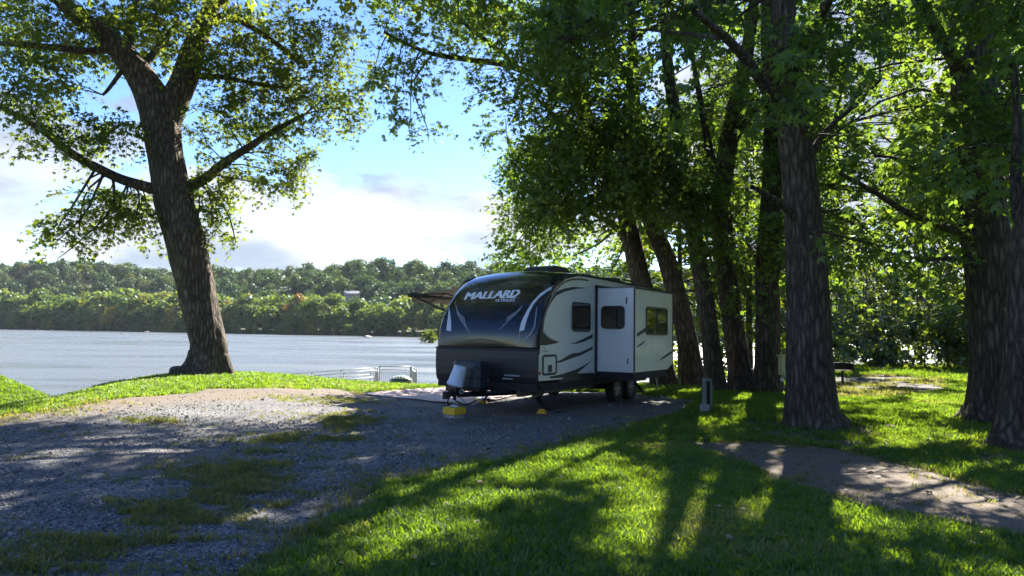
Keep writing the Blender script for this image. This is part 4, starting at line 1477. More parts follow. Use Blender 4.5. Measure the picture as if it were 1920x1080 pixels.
def stroke(pts, w):
    """a tapering line as a thin polygon"""
    a, b = [], []
    n = len(pts)
    for i, (x, y) in enumerate(pts):
        x0, y0 = pts[max(i - 1, 0)]
        x1, y1 = pts[min(i + 1, n - 1)]
        l_ = math.hypot(x1 - x0, y1 - y0) + 1e-6
        nx_, ny_ = -(y1 - y0) / l_, (x1 - x0) / l_
        ww = w * (0.25 + 0.75 * math.sin(math.pi * (i + 0.35) / (n - 0.3)))
        a.append((x + nx_ * ww / 2, y + ny_ * ww / 2))
        b.append((x - nx_ * ww / 2, y - ny_ * ww / 2))
    return a + b[::-1]


# side wall stripes
decal('stripe', [ZA([(246, 375), (262, 430), (300, 470), (345, 507), (400, 533), (465, 548), (390, 574), (300, 588), (222, 592), (214, 708), (188, 708), (196, 600), (210, 480), (225, 400)])], wall, M['black_gloss'])
decal('stripe', [ZA([(583, 574), (660, 558), (780, 500), (882, 447), (882, 495), (770, 545), (670, 572)])], wall, M['black_gloss'])
decal('stripe', [ZA([(310, 825), (420, 800), (500, 765), (570, 722), (630, 690), (720, 682), (780, 655), (882, 605), (882, 640), (740, 712), (620, 755), (500, 800), (400, 824)])], wall, M['black_gloss'], lift=0.0045)
decal('stripe', [ZA([(340, 988), (520, 948), (680, 893), (790, 835), (888, 768), (800, 850), (685, 946), (890, 938), (890, 985), (340, 1008)])], wall, M['black_gloss'])
decal('stripe', [ZA([(250, 410), (268, 400), (300, 455), (345, 492), (400, 522), (462, 546), (392, 531), (338, 504), (292, 467)])], wall, M['grey_line'], lift=0.0045)
decal('stripe', [Z1([(900, 300), (918, 262), (950, 228), (1000, 207), (1060, 195), (1150, 203), (1080, 208), (1010, 225), (955, 250), (925, 290), (895, 350), (880, 400), (872, 470), (858, 470), (866, 400)])], wall, M['black_gloss'])
decal('stripe', [Z1([(885, 262), (950, 175), (1000, 122), (1060, 112), (1075, 130), (1010, 148), (960, 192), (930, 232), (900, 285), (875, 345), (862, 395)])], wall, M['black_gloss'], lift=0.0045)
decal('warning_label', [ZA([(245, 614), (278, 614), (278, 622), (245, 622)]), ZA([(268, 630), (284, 630), (284, 644), (268, 644)]), ZA([(247, 652), (252, 652), (252, 682), (247, 682)]), ZA([(258, 660), (325, 660), (325, 674), (258, 674)])], wall, M['grey_line'])


def rrect(w, h, r, n=5):
    o = []
    for cx, cy, a0 in ((w / 2 - r, h / 2 - r, 0), (-w / 2 + r, h / 2 - r, 90), (-w / 2 + r, -h / 2 + r, 180), (w / 2 - r, -h / 2 + r, 270)):
        for k in range(n + 1):
            a = R(a0 + 90 * k / n)
            o.append((cx + r * math.cos(a), cy + r * math.sin(a)))
    return o


def window(parent, hit, corners, name='window', fw=0.035, r=0.09, normal='x', proud=0.02, pane=True, split=False):
    """frame ring (the part) with its pane (a sub-part), set on the wall seen through photo corners tl, br"""
    (x0, y0), (x1, y1) = corners
    pts = [hit(*q)[0] for q in ((x0, y0), (x1, y0), (x1, y1), (x0, y1))]
    c = sum(pts, Vector()) / 4
    h = ((pts[0].z - pts[3].z) + (pts[1].z - pts[2].z)) / 2
    if normal == 'x':
        w = ((pts[1].y - pts[0].y) + (pts[2].y - pts[3].y)) / 2
        P = lambda a, b, t: (c.x + t, c.y + a, c.z + b)
    else:
        w = ((pts[1].x - pts[0].x) + (pts[2].x - pts[3].x)) / 2
        P = lambda a, b, t: (c.x + a, c.y - t, c.z + b)
    oi, ii_ = rrect(w, h, r), rrect(w - 2 * fw, h - 2 * fw, max(0.02, r - fw))
    n = len(oi)
    vs_ = [P(*q, 0.001) for q in oi] + [P(*q, proud) for q in oi] + [P(*q, proud) for q in ii_] + [P(*q, 0.001) for q in ii_]
    fs_ = []
    for k in range(n):
        k2 = (k + 1) % n
        fs_ += [(k, k2, n + k2, n + k), (n + k, n + k2, 2 * n + k2, 2 * n + k), (2 * n + k, 2 * n + k2, 3 * n + k2, 3 * n + k)]
    fr = MB().add(vs_, fs_).build(name, M['black_plastic'], parent if parent is not None else tt)
    if pane:
        pm = MB()
        pm.add([P(*q, proud * 0.45) for q in ii_] + [P(*q, 0.002) for q in ii_], [tuple(range(n))] + [(k, (k + 1) % n, n + (k + 1) % n, n + k) for k in range(n)])
        pm.build('pane' if parent is None or parent is tt else 'window_pane', M['glass'], fr if (parent is None or parent is tt) else parent)
        if split:
            m2 = MB()
            q0, q1 = P(-0.012, -h / 2 + fw, proud * 0.5), P(0.012, h / 2 - fw, proud * 0.95)
            m2.box((min(q0[0], q1[0]), min(q0[1], q1[1]), min(q0[2], q1[2])), (max(q0[0], q1[0]), max(q0[1], q1[1]), max(q0[2], q1[2])))
            m2.build('mullion', M['black_plastic'], fr if (parent is None or parent is tt) else parent)
    return fr, (c, w, h)


za = lambda x, y: ZA([(x, y)])[0]
z3 = lambda x, y: Z3([(x, y)])[0]
window(tt, wall, (za(620, 48), za(851, 417)), r=0.10, fw=0.03)
# baggage door
fr, (c, w, h) = window(tt, wall, (za(246, 706), za(428, 968)), name='baggage_door', fw=0.045, r=0.08, pane=False, proud=0.014)
dm = MB()
dm.box((c.x + 0.0005, c.y - w / 2 + 0.05, c.z - h / 2 + 0.05), (c.x + 0.007, c.y + w / 2 - 0.05, c.z + h / 2 - 0.05))
dm.build('door_panel', M['white_fg'], fr, bevel=0.002)
p0, p1 = wall(*za(318, 840))[0], wall(*za(358, 926))[0]
MB().box((0.008, p0.y, p1.z), (0.026, p1.y, p0.z)).build('latch', M['black_plastic'], fr, bevel=0.008, seg=3)
p0 = wall(*za(215, 943))[0]
MB().lathe([(0.0, 0.022), (0.02, 0.02), (0.034, 0.012), (0.036, 0.0)], 16, Matrix.Translation(p0) @ Matrix.Rotation(R(90), 4, 'Y')).build('marker_light', M['orange_lens'], tt, smooth=True)

# cap artwork
decal('side_swoosh', [Z5([(1215, 742), (1232, 660), (1262, 590), (1300, 520), (1350, 440), (1430, 350), (1520, 288), (1600, 250), (1592, 280), (1510, 325), (1430, 385), (1370, 455), (1325, 540), (1295, 620), (1265, 735)])], cap_hit, M['silver_vinyl'])
decal('side_swoosh', [Z5([(438, 735), (448, 640), (462, 540), (466, 480), (478, 560), (488, 640), (488, 745)])], cap_hit, M['silver_vinyl'])
decal('side_window', [Z5([(1258, 855), (1278, 760), (1330, 600), (1362, 478), (1412, 476), (1404, 560), (1392, 690), (1340, 775)])], cap_hit, M['glass'], lift=0.006)
decal('window_rim', [Z5(stroke([(1264, 852), (1340, 770), (1380, 690), (1394, 560), (1402, 490)], 13))], cap_hit, M['grey_line'], lift=0.008)
decal('side_window', [Z5([(385, 710), (400, 640), (425, 540), (440, 500), (446, 520), (436, 600), (415, 690), (395, 740)])], cap_hit, M['glass'], lift=0.006)
for pl in ([(532, 430), (548, 515), (580, 565), (630, 600)], [(534, 440), (560, 570), (610, 650), (660, 725), (700, 775)], [(628, 600), (632, 650), (662, 726)],
           [(1252, 468), (1190, 535), (1130, 575), (1078, 600)], [(1246, 490), (1180, 560), (1110, 620), (1050, 680), (1002, 732)], [(1225, 740), (1205, 850), (1185, 905)]):
    decal('pinstripe', [Z5(stroke(pl, 9))], cap_hit, M['grey_line'], lift=0.0035)
decal('crease', [Z5(stroke([(548, 888), (680, 850), (800, 828), (950, 852), (1120, 908)], 11))], cap_hit, M['black_plastic'])
decal('feather', [Z5([(545, 520), (580, 572), (626, 604), (630, 655), (600, 640), (565, 590)])], cap_hit, M['grey_vinyl'])
decal('feather', [Z5([(1180, 545), (1130, 580), (1080, 606), (1070, 640), (1110, 615), (1160, 575)])], cap_hit, M['grey_vinyl'])


def text_polys(body_s, quad, bold=0.0):
    """the filled outlines of a word, laid into the photo quad bl, br, tr, tl and then onto the cap"""
    cu = bpy.data.curves.new('word', 'FONT')
    cu.body = body_s
    cu.offset = bold
    cu.resolution_u = 3
    ob = bpy.data.objects.new('word', cu)
    col.objects.link(ob)
    bpy.context.view_layer.update()
    me = bpy.data.meshes.new_from_object(ob.evaluated_get(bpy.context.evaluated_depsgraph_get()))
    bpy.data.objects.remove(ob)
    co = np.array([v.co[:] for v in me.vertices])
    mn, mxx = co.min(0), co.max(0)
    bl, br, tr, tl_ = [np.array(q) for q in quad]
    u = (co[:, 0] - mn[0]) / (mxx[0] - mn[0])
    v = (co[:, 1] - mn[1]) / (mxx[1] - mn[1])
    P = (1 - v)[:, None] * ((1 - u)[:, None] * bl + u[:, None] * br) + v[:, None] * ((1 - u)[:, None] * tl_ + u[:, None] * tr)
    polys = [[tuple(P[i]) for i in f.vertices] for f in me.polygons]
    bpy.data.meshes.remove(me)
    return polys


def letters(name, word, quad, mat, shifts, lift):
    """bold letters: the outline laid down a few times side by side, each film a hair above the last"""
    bm = bmesh.new()
    for k, (dx, dy) in enumerate(shifts):
        q = [(x + dx, y + dy) for x, y in quad]
        o = decal('film', text_polys(word, q, 0.0), cap_hit, mat, lift=lift + 0.0007 * k, maxlen=6)
        bm.from_mesh(o.data)
        bpy.data.objects.remove(o)
    me = bpy.data.meshes.new(name)
    bm.to_mesh(me)
    bm.free()
    return link(name, me, mat, tt)


letters('lettering', 'MALLARD', Z5([(628, 408), (1192, 378), (1232, 302), (668, 334)]), M['white_vinyl'], ((0, 0), (0.9, 0), (-0.9, 0), (0.3, 0.5), (1.7, 0)), 0.004)
letters('lettering', 'ULTRALITE', Z5([(958, 430), (1162, 430), (1170, 400), (968, 403)]), M['white_vinyl'], ((0, 0), (0.45, 0)), 0.004)
decal('lettering', [Z5([(1008, 386), (1182, 382), (1180, 391), (1010, 394)])], cap_hit, M['white_vinyl'], lift=0.004)

# --- slide-out room
so = MB().prism([(S0, ZS0), (S0, ZS1), (S1, ZS1), (S1, ZS0 + 0.13), (S1 - 0.36, ZS0)], 'x', -0.2, SD).build('slide_out', M['white_fg'], tt, bevel=0.006)
tr_ = MB()
tr_.box((0.002, S0 - 0.05, ZS0 - 0.14), (0.05, S0 - 0.004, ZS1 + 0.09))
tr_.box((0.002, S0 - 0.05, ZS1 + 0.018), (0.05, S1 + 0.05, ZS1 + 0.09))
tr_.build('seal_trim', M['black_plastic'], so)
MB().box((SD + 0.002, S0 - 0.012, ZS0 - 0.03), (SD + 0.02, S0 + 0.045, ZS1 + 0.03)).build('corner_trim', M['black_plastic'], so)
MB().box((0.03, S0 - 0.014, ZS1 - 0.005), (SD + 0.02, S0 + 0.01, ZS1 + 0.014)).build('top_flashing', M['silver_vinyl'], so)
MB().box((0.06, S0 + 0.02, ZS1 + 0.002), (SD + 0.022, S1 + 0.02, ZS1 + 0.035)).build('slide_roof', M['black_plastic'], so)
MB().box((0.0, S0 + 0.03, ZS0 - 0.16), (SD - 0.02, S1 - 0.4, ZS0 - 0.004)).build('slide_floor', M['underbody'], so)
MB().box((SD + 0.001, S1 - 0.022, ZS0 + 0.14), (SD + 0.014, S1 + 0.004, ZS1 - 0.002)).build('corner_trim', M['black_plastic'], so)
end_hit = plane_y_hit(S0)
window(so, end_hit, (z3(492, 283), z3(662, 450)), normal='y', r=0.10, fw=0.028)
window(so, sface, (z3(813, 294), z3(967, 496)), normal='x', r=0.09, fw=0.035, split=True)
for a, b in (((670, 222), (679, 268)), ((679, 662), (687, 706))):
    q0, q1 = end_hit(*z3(*a))[0], end_hit(*z3(*b))[0]
    MB().box((q0.x, S0 - 0.014, q1.z), (q1.x, S0 - 0.001, q0.z)).build('slide_latch', M['black_plastic'], so, bevel=0.003)
for a, b in (((452, 192), (720, 188)), ((455, 738), (726, 752))):
    q0, q1 = end_hit(*z3(*a))[0], end_hit(*z3(*b))[0]
    MB().box((q0.x, S0 - 0.006, q0.z - 0.006), (q1.x, S0 - 0.001, q0.z + 0.006)).build('seam', M['silver_vinyl'], so)
decal('stripe', [Z3([(748, 482), (812, 440), (812, 470), (748, 508)])], sface, M['black_gloss'], so)
decal('stripe', [Z3([(750, 575), (780, 552), (812, 530), (790, 560), (750, 586)])], sface, M['black_gloss'], so)
decal('stripe', [Z3([(900, 686), (945, 645), (980, 620), (1010, 604), (1010, 622), (970, 648)])], sface, M['black_gloss'], so)

# --- roof furniture
ac = MB()
ac.prism([(2.0, 3.02), (2.06, 3.14), (2.35, 3.235), (2.85, 3.23), (2.98, 3.16), (3.0, 3.02)], 'x', -1.62, -0.86)
ac.build('air_conditioner', M['black_plastic'], tt, bevel=0.03, seg=3)
MB().box((-0.95, 4.75, 2.98), (-0.5, 5.2, 3.13)).build('roof_vent', M['black_plastic'], tt, bevel=0.03)
MB().tube([(-0.25, 4.6, 2.95), (-0.25, 4.75, 3.07), (-0.25, 5.5, 3.05), (-0.25, 5.65, 2.95)], 0.02, 6).build('roof_rail', M['steel_black'], tt)


# --- running gear
def wheel(x, y, s):
    m = Matrix.Translation((x, y, 0.345 + TZ - 0.02)) @ Matrix.Rotation(R(90) * s, 4, 'Y')
    w_ = MB().lathe([(0.20, -0.10), (0.30, -0.105), (0.335, -0.085), (0.345, -0.05), (0.345, 0.05), (0.335, 0.085), (0.30, 0.105), (0.20, 0.10), (0.19, 0.0), (0.20, -0.10)], 32, m).build('wheel', M['rubber'], tt, smooth=True)
    rm_ = MB().lathe([(0.205, 0.098), (0.195, 0.10), (0.185, 0.06), (0.12, 0.045), (0.06, 0.075), (0.0, 0.08)], 32, m)
    for k in range(8):
        a = k * math.pi / 4
        mm = m @ Matrix.Rotation(a, 4, 'Z')
        rm_.box((0.06, -0.022, 0.05), (0.19, 0.022, 0.088), mm)
    rm_.build('rim', M['alloy'], w_)
    return w_


WY = (4.05, 4.92)
for y in WY:
    wheel(-0.16, y, 1)
    wheel(-W + 0.16, y, -1)
    MB().tube([(-0.2, y, 0.345 + TZ - 0.02), (-W + 0.2, y, 0.345 + TZ - 0.02)], 0.04, 8).build('axle', M['steel_black'], tt)
for xx in (-0.42, -W + 0.42):
    MB().box((xx - 0.03, -0.02, 0.40), (xx + 0.03, LEN - 0.15, 0.53)).build('chassis_rail', M['steel_black'], tt)
for y in (0.6, 2.2, 3.4, 5.8):
    MB().box((-W + 0.4, y, 0.43), (-0.4, y + 0.05, 0.50)).build('cross_member', M['steel_black'], tt)
MB().box((-W + 0.1, LEN - 0.06, 0.46), (-0.1, LEN + 0.06, 0.57)).build('rear_bumper', M['steel_black'], tt, bevel=0.006)
# tongue
CX = -W / 2
for s in (-1, 1):
    MB().tube([(CX + s * 0.78, 0.5, 0.465), (CX + s * 0.06, -0.98, 0.465)], 0.052, 4).build('tongue_rail', M['steel_black'], tt)
cp = MB()
cp.box((CX - 0.07, -1.30, 0.44), (CX + 0.07, -0.94, 0.53))
cp.tube([(CX, -1.28, 0.40), (CX, -1.28, 0.54)], 0.065, 12)
cp.tube([(CX, -1.18, 0.53), (CX + 0.03, -1.05, 0.60)], 0.018, 6)
cp.build('coupler', M['steel_black'], tt, bevel=0.01)
jk = MB()
jk.tube([(CX, -1.0, 0.24), (CX, -1.0, 0.40)], 0.026, 12)
jk.build('jack_leg', M['zinc'], tt, smooth=True)
jb = MB()
jb.tube([(CX, -1.0, 0.36), (CX, -1.0, 0.66)], 0.035, 12)
jb.box((CX - 0.15, -1.10, 0.54), (CX + 0.10, -0.90, 0.67))
jb.box((CX - 0.10, -1.08, 0.50), (CX + 0.08, -0.92, 0.55))
jb.build('jack_head', M['steel_black'], tt, bevel=0.02, seg=3)
MB().tube([(CX - 0.06, -1.03, 0.235), (CX + 0.06, -0.97, 0.235)], 0.06, 10).build('jack_foot', M['zinc'], tt)
MB().lathe([(0.05, 0.0), (0.055, 0.02), (0.035, 0.03), (0.03, 0.0), (0.05, 0.0)], 16, Matrix.Translation((CX + 0.16, -0.98, 0.53)) @ Matrix.Rotation(R(90), 4, 'X')).build('hitch_ring', M['zinc'], tt, smooth=True)
ch = [(CX + 0.1, -0.95, 0.44), (CX + 0.16, -0.9, 0.33), (CX + 0.26, -0.8, 0.27), (CX + 0.36, -0.7, 0.33), (CX + 0.42, -0.62, 0.43)]
MB().tube([tuple(q) for q in smooth_path(ch, 14)], 0.012, 6).build('safety_chain', M['zinc'], tt)
ch = [(CX - 0.02, -1.12, 0.44), (CX - 0.10, -1.10, 0.30), (CX - 0.10, -1.02, 0.26), (CX - 0.02, -0.96, 0.34), (CX + 0.2, -0.9, 0.28), (CX + 0.35, -0.75, 0.36)]
MB().tube([tuple(q) for q in smooth_path(ch, 18)], 0.012, 6).build('wiring_cord', M['rubber'], tt)
# gas bottle cover with cut corners
gc = MB()
q0, q1 = at(838, 676, 13.2), at(892, 735, 13.2)
a0, a1 = TI @ q0, TI @ q1
gz0, gz1 = 0.60, 1.10
gp = [(CX - 0.34, -0.62), (CX - 0.24, -0.70), (CX + 0.24, -0.70), (CX + 0.34, -0.62), (CX + 0.34, -0.34), (CX + 0.24, -0.26), (CX - 0.24, -0.26), (CX - 0.34, -0.34)]
n = len(gp)
cxm, cym = CX, -0.48
gv = [(x, y, gz0) for x, y in gp] + [(cxm + (x - cxm) * 0.985, cym + (y - cym) * 0.98, gz1 - 0.05) for x, y in gp] + [(cxm + (x - cxm) * 0.90, cym + (y - cym) * 0.86, gz1) for x, y in gp]
gf = [tuple(range(2 * n, 3 * n))] + [(i, (i + 1) % n, n + (i + 1) % n, n + i) for i in range(n)] + [(n + i, n + (i + 1) % n, 2 * n + (i + 1) % n, 2 * n + i) for i in range(n)]
tc_ = MB().add(gv, gf).build('gas_bottle_cover', M['cover'], tt, bevel=0.02, seg=3)
for k in (0.78, 0.94):
    MB().tube([(x * 1.0 + (x - cxm) * 0.012, y + (y - cym) * 0.012, k) for x, y in gp] + [(gp[0][0] + (gp[0][0] - cxm) * 0.012, gp[0][1] + (gp[0][1] - cym) * 0.012, k)], 0.006, 4).build('seam', M['black_plastic'], tc_)
MB().box((CX - 0.36, -0.72, 0.52), (CX + 0.36, -0.24, 0.60)).build('bottle_tray', M['steel_black'], tt)
MB().box((CX + 0.50, -0.027, 0.80), (CX + 0.86, -0.021, 0.83)).build('maker_plate', M['grey_line'], tt)
MB().box((CX + 0.46, -0.024, 0.74), (CX + 0.70, -0.020, 0.755)).build('maker_plate', M['silver_vinyl'], tt)


# stabiliser legs
def stab(x, y, s):
    mb_ = MB()
    mb_.tube([(x, y, 0.46), (x + 0.30 * s, y - 0.02, 0.14)], 0.028, 4)
    mb_.tube([(x + 0.05 * s, y + 0.04, 0.46), (x + 0.33 * s, y + 0.02, 0.14)], 0.022, 4)
    mb_.box((x + 0.22 * s, y - 0.09, 0.10), (x + 0.40 * s, y + 0.09, 0.145)) if s > 0 else mb_.box((x + 0.40 * s, y - 0.09, 0.10), (x + 0.22 * s, y + 0.09, 0.145))
    mb_.build('stabilizer_leg', M['steel_black'], tt)


stab(-0.62, 0.85, 1)
stab(-W + 0.52, 1.55, -1)
stab(-0.62, 6.2, 1)
stab(-W + 0.62, 6.2, -1)
MB().tube([(-0.15, 0.9, 0.62), (-0.3, 0.7, 0.42), (-0.52, 0.55, 0.30)], 0.035, 6).build('drain_pipe', M['zinc'], tt)
# entry step on the far side, under the awning
MB().box((-W - 0.5, 2.1, 0.28), (-W, 2.75, 0.32)).build('entry_step', M['steel_black'], tt)

# --- awning on the far side
aw = MB()
AX, AZ, AY0, AY1 = -W - 2.42, 2.60, 2.02, 5.2
NA = 10
avs, afs = [], []
for j, y in enumerate((AY0, AY1)):
    for i in range(NA + 1):
        s = i / NA
        x = -W - 0.02 + (AX + W + 0.02) * s
        avs.append((x, y, 2.93 + (AZ + 0.02 - 2.93) * s - 0.05 * math.sin(math.pi * s)))
for i in range(NA):
    afs.append((i, i + 1, NA + 2 + i, NA + 1 + i))
M['awning'] = simple('awning_fabric', (0.30, 0.265, 0.23), 0.85, var=0.25, scale=2.2)
awo = aw.add(avs, afs).build('awning', M['awning'], tt, smooth=True)
s_ = awo.modifiers.new('thickness', 'SOLIDIFY')
s_.thickness = 0.004
MB().tube([(AX, AY0 - 0.14, AZ), (AX, AY1 + 0.1, AZ)], 0.062, 14).build('roller', M['black_plastic'], awo, smooth=True)
for y in (AY0 - 0.08, AY1 + 0.06):
    am = MB()
    am.tube([(AX, y, AZ), (-W - 0.02, y, 1.70)], 0.026, 4)
    am.build('support_arm', M['steel_black'], awo)
    am = MB()
    am.tube([(AX + 0.05, y + 0.03, AZ), (-W - 1.30, y + 0.03, AZ + 0.02), (-W - 0.02, y + 0.03, 2.22)], 0.02, 4)
    am.build('rafter_arm', M['steel_black'], awo)
    MB().tube([(-W - 1.32, y + 0.02, AZ + 0.01), (-W - 1.85, y + 0.01, AZ - 0.22)], 0.015, 4).build('brace', M['steel_black'], awo)
vl = MB()
NV = 22
for i in range(NV):
    y0, y1 = AY0 + (AY1 - AY0) * i / NV, AY0 + (AY1 - AY0) * (i + 1) / NV
    vl.add([(AX - 0.03, y0, AZ - 0.05), (AX - 0.03, y1, AZ - 0.05), (AX - 0.03, y1, AZ - 0.17), (AX - 0.03, (y0 + y1) / 2, AZ - 0.20), (AX - 0.03, y0, AZ - 0.17)], [(0, 1, 2, 3, 4)])
vl.build('valance', M['awning'], awo)


# ------------------------------------------------------------------ things about the trailer
def place_local(x, y):
    p = TM @ Vector((x, y, 0))
    return p.x, p.y


# blocks under the tongue jack
JX, JY = place_local(CX, -1.0)
jz = gz(JX, JY) + 0.012
gb = empty('concrete_block', (JX, JY, jz), -TYAW - 0.15)
tag(gb, 'grey block on the gravel under the yellow jack block', 'block')
MB().box((-0.135, -0.135, 0.0), (0.135, 0.135, 0.085)).build('block_body', M['concrete'], gb, bevel=0.008)
yb = empty('jack_block', (JX, JY, jz + 0.086), -TYAW - 0.15)
tag(yb, 'yellow plastic block between the grey block and the tongue jack', 'block')
ybm = MB().box((-0.16, -0.16, 0.0), (0.16, 0.16, 0.135)).build('block_body', M['yellow'], yb, bevel=0.012)
for k in (-0.08, 0.0, 0.08):
    MB().box((k - 0.004, -0.1605, 0.012), (k + 0.004, -0.160, 0.12)).build('rib', M['yellow'], yb)
# upturned pail over the jack head
bk = empty('pail', TM @ Vector((CX - 0.0, -1.0, 0.645)), -TYAW)
tag(bk, 'white upside-down pail tilted over the trailer tongue jack', 'pail')
bm_ = Matrix.Rotation(R(16), 4, 'Y') @ Matrix.Rotation(R(-6), 4, 'X')
MB().lathe([(0.0, 0.375), (0.10, 0.375), (0.118, 0.368), (0.124, 0.35), (0.150, 0.05), (0.153, 0.045), (0.153, 0.035), (0.160, 0.033), (0.160, 0.0), (0.150, 0.0), (0.146, 0.04), (0.116, 0.345), (0.0, 0.35)], 32, bm_).build('pail_body', M['bucket_white'], bk, smooth=True)
MB().lathe([(0.100, 0.3755), (0.104, 0.381), (0.116, 0.378), (0.118, 0.368)], 32, bm_).build('pail_rim', M['bucket_white'], bk, smooth=True)
hp = [bm_ @ Vector((0.155 * math.cos(a), 0.155 * math.sin(a), 0.03 - 0.05 * math.sin(a - 0.0) ** 2)) for a in np.linspace(math.pi, 2 * math.pi, 12)]
MB().tube(hp, 0.004, 5).build('handle', M['zinc'], bk)
# levelling blocks
for (px, py, w_, lb) in ((899, 757, 0.30, 'low yellow levelling block under the far front stabilizer'), (1018, 776, 0.20, 'yellow levelling block under the near front stabilizer leg')):
    p = onto(px, py)
    o = empty('levelling_block', (p.x, p.y, gz(p.x, p.y) + 0.015), -TYAW + 0.2)
    tag(o, lb, 'block', 'yellow levelling blocks')
    b_ = MB()
    b_.box((-w_ / 2, -0.11, 0), (w_ / 2, 0.11, 0.055))
    b_.box((-w_ / 2 + 0.03, -0.09, 0.055), (w_ / 2 - 0.03, 0.09, 0.10))
    b_.build('block_body', M['yellow'], o, bevel=0.006)
# a chain heaped beside the near stabiliser
p = onto(1036, 777)
o = empty('chain', (p.x, p.y, gz(p.x, p.y) + 0.02), 0.4)
tag(o, 'small heap of dark metal chain beside the near levelling block', 'chain')
for k in range(16):
    a, rr_ = rng.random() * 6.28, 0.13 * rng.random()
    m = Matrix.Translation((rr_ * 1.5 * math.cos(a), rr_ * math.sin(a), 0.03 + 0.16 * (1 - rr_ / 0.13) * rng.random())) @ Matrix.Rotation(rng.random() * 6, 4, 'Z') @ Matrix.Rotation(rng.random() * 3, 4, 'X')
    lk = [m @ Vector((0.045 * math.cos(b), 0.026 * math.sin(b), 0)) for b in np.linspace(0, 2 * math.pi, 11)]
    MB().tube(lk, 0.010, 5).build('link', M['zinc'] if k % 3 == 0 else M['steel_black'], o)


# patio mat under the awning
def mat_mat():
    m, t = new_mat('patio_mat')
    tcn = N(t, 'ShaderNodeTexCoord')
    wv_ = N(t, 'ShaderNodeTexWave', wave_type='BANDS', bands_direction='Y', inp={'Scale': 1.25, 'Distortion': 1.2, 'Detail': 2.0})
    L(t, tcn.outputs['Object'], wv_.inputs['Vector'])
    ck = N(t, 'ShaderNodeTexChecker', inp={'Scale': 1.6, 'Color1': (0.50, 0.30, 0.27, 1), 'Color2': (0.52, 0.44, 0.42, 1)})
    L(t, tcn.outputs['Object'], ck.inputs[0])
    n_ = N(t, 'ShaderNodeTexNoise', inp={'Scale': 5.0, 'Detail': 5.0})
    L(t, tcn.outputs['Object'], n_.inputs['Vector'])
    mx = N(t, 'ShaderNodeMixRGB', inp={2: (0.55, 0.45, 0.44, 1)})
    L(t, M_(t, 'ADD', M_(t, 'MULTIPLY', wv_.outputs[0], 0.5), M_(t, 'MULTIPLY', n_.outputs[0], 0.4)), mx.inputs[0])
    L(t, ck.outputs[0], mx.inputs[1])
    b = pbsdf(t, mx.outputs[0], 0.8)
    out(t, b.outputs[0])
    return m


mx0, mx1, my0, my1 = -W - 3.05, -W + 0.15, 0.95, 5.3
NXm, NYm = 40, 60
mv = []
for j in range(NYm + 1):
    for i in range(NXm + 1):
        x, y = mx0 + (mx1 - mx0) * i / NXm - 0.14 * (my1 - my0) * j / NYm * 1.2, my0 + (my1 - my0) * j / NYm + 0.10 * i / NXm
        wx, wy = place_local(x, y)
        mv.append((wx, wy))
mvx = np.array(mv)
MATP = [mv[0], mv[NXm], mv[-1], mv[-1 - NXm]]
mzz = ground_z(mvx[:, 0], mvx[:, 1]) + 0.055 + 0.012 * np.sin(mvx[:, 1] * 9 + 3 * np.sin(mvx[:, 0] * 2)) * vnoise(mvx[:, 0] * 2, mvx[:, 1] * 2, 3)
m_org = place_local((mx0 + mx1) / 2, (my0 + my1) / 2)
mi = (np.arange(NYm)[:, None] * (NXm + 1) + np.arange(NXm)[None, :]).ravel()
mfc = np.stack([mi, mi + 1, mi + NXm + 2, mi + NXm + 1], 1)
mo = link('patio_mat', np_mesh('patio_mat', np.column_stack([mvx[:, 0] - m_org[0], mvx[:, 1] - m_org[1], mzz]), mfc), mat_mat(), smooth=True)
mo.location = (m_org[0], m_org[1], 0)
tag(mo, 'pale pinkish woven outdoor mat spread on the ground beside the trailer', 'mat')
ms = mo.modifiers.new('thickness', 'SOLIDIFY')
ms.thickness = 0.008

# grey utility post with a concrete foot
p = onto(1326, 776)
up = empty('utility_post', (p.x, p.y, gz(p.x, p.y)), 0.35)
tag(up, 'short grey metal post on the grass right of the trailer', 'post')
M['post_grey'] = simple('post_grey', (0.20, 0.235, 0.22), 0.55, metal=0.2, var=0.2, scale=10)
pm = MB()
pm.prism([(-0.085, -0.06), (0.085, -0.06), (0.085, 0.06), (0.055, 0.06), (0.055, -0.03), (-0.055, -0.03), (-0.055, 0.06), (-0.085, 0.06)], 'z', -0.1, 0.70)
pm.build('post_channel', M['post_grey'], up, bevel=0.004).rotation_euler = (0, 0, math.pi)
tp_ = MB()
tp_.prism([(-0.09, 0.70), (-0.09, 0.715), (-0.06, 0.745), (0.06, 0.745), (0.09, 0.715), (0.09, 0.70)], 'y', -0.065, 0.065)
tp_.build('post_cap', M['post_grey'], up, bevel=0.004)
MB().box((-0.053, -0.028, 0.04), (0.053, 0.028, 0.68)).build('post_recess', M['black_plastic'], up)
MB().box((-0.18, -0.14, -0.05), (-0.03, 0.02, 0.20)).build('foot_block', M['concrete'], up, bevel=0.01)

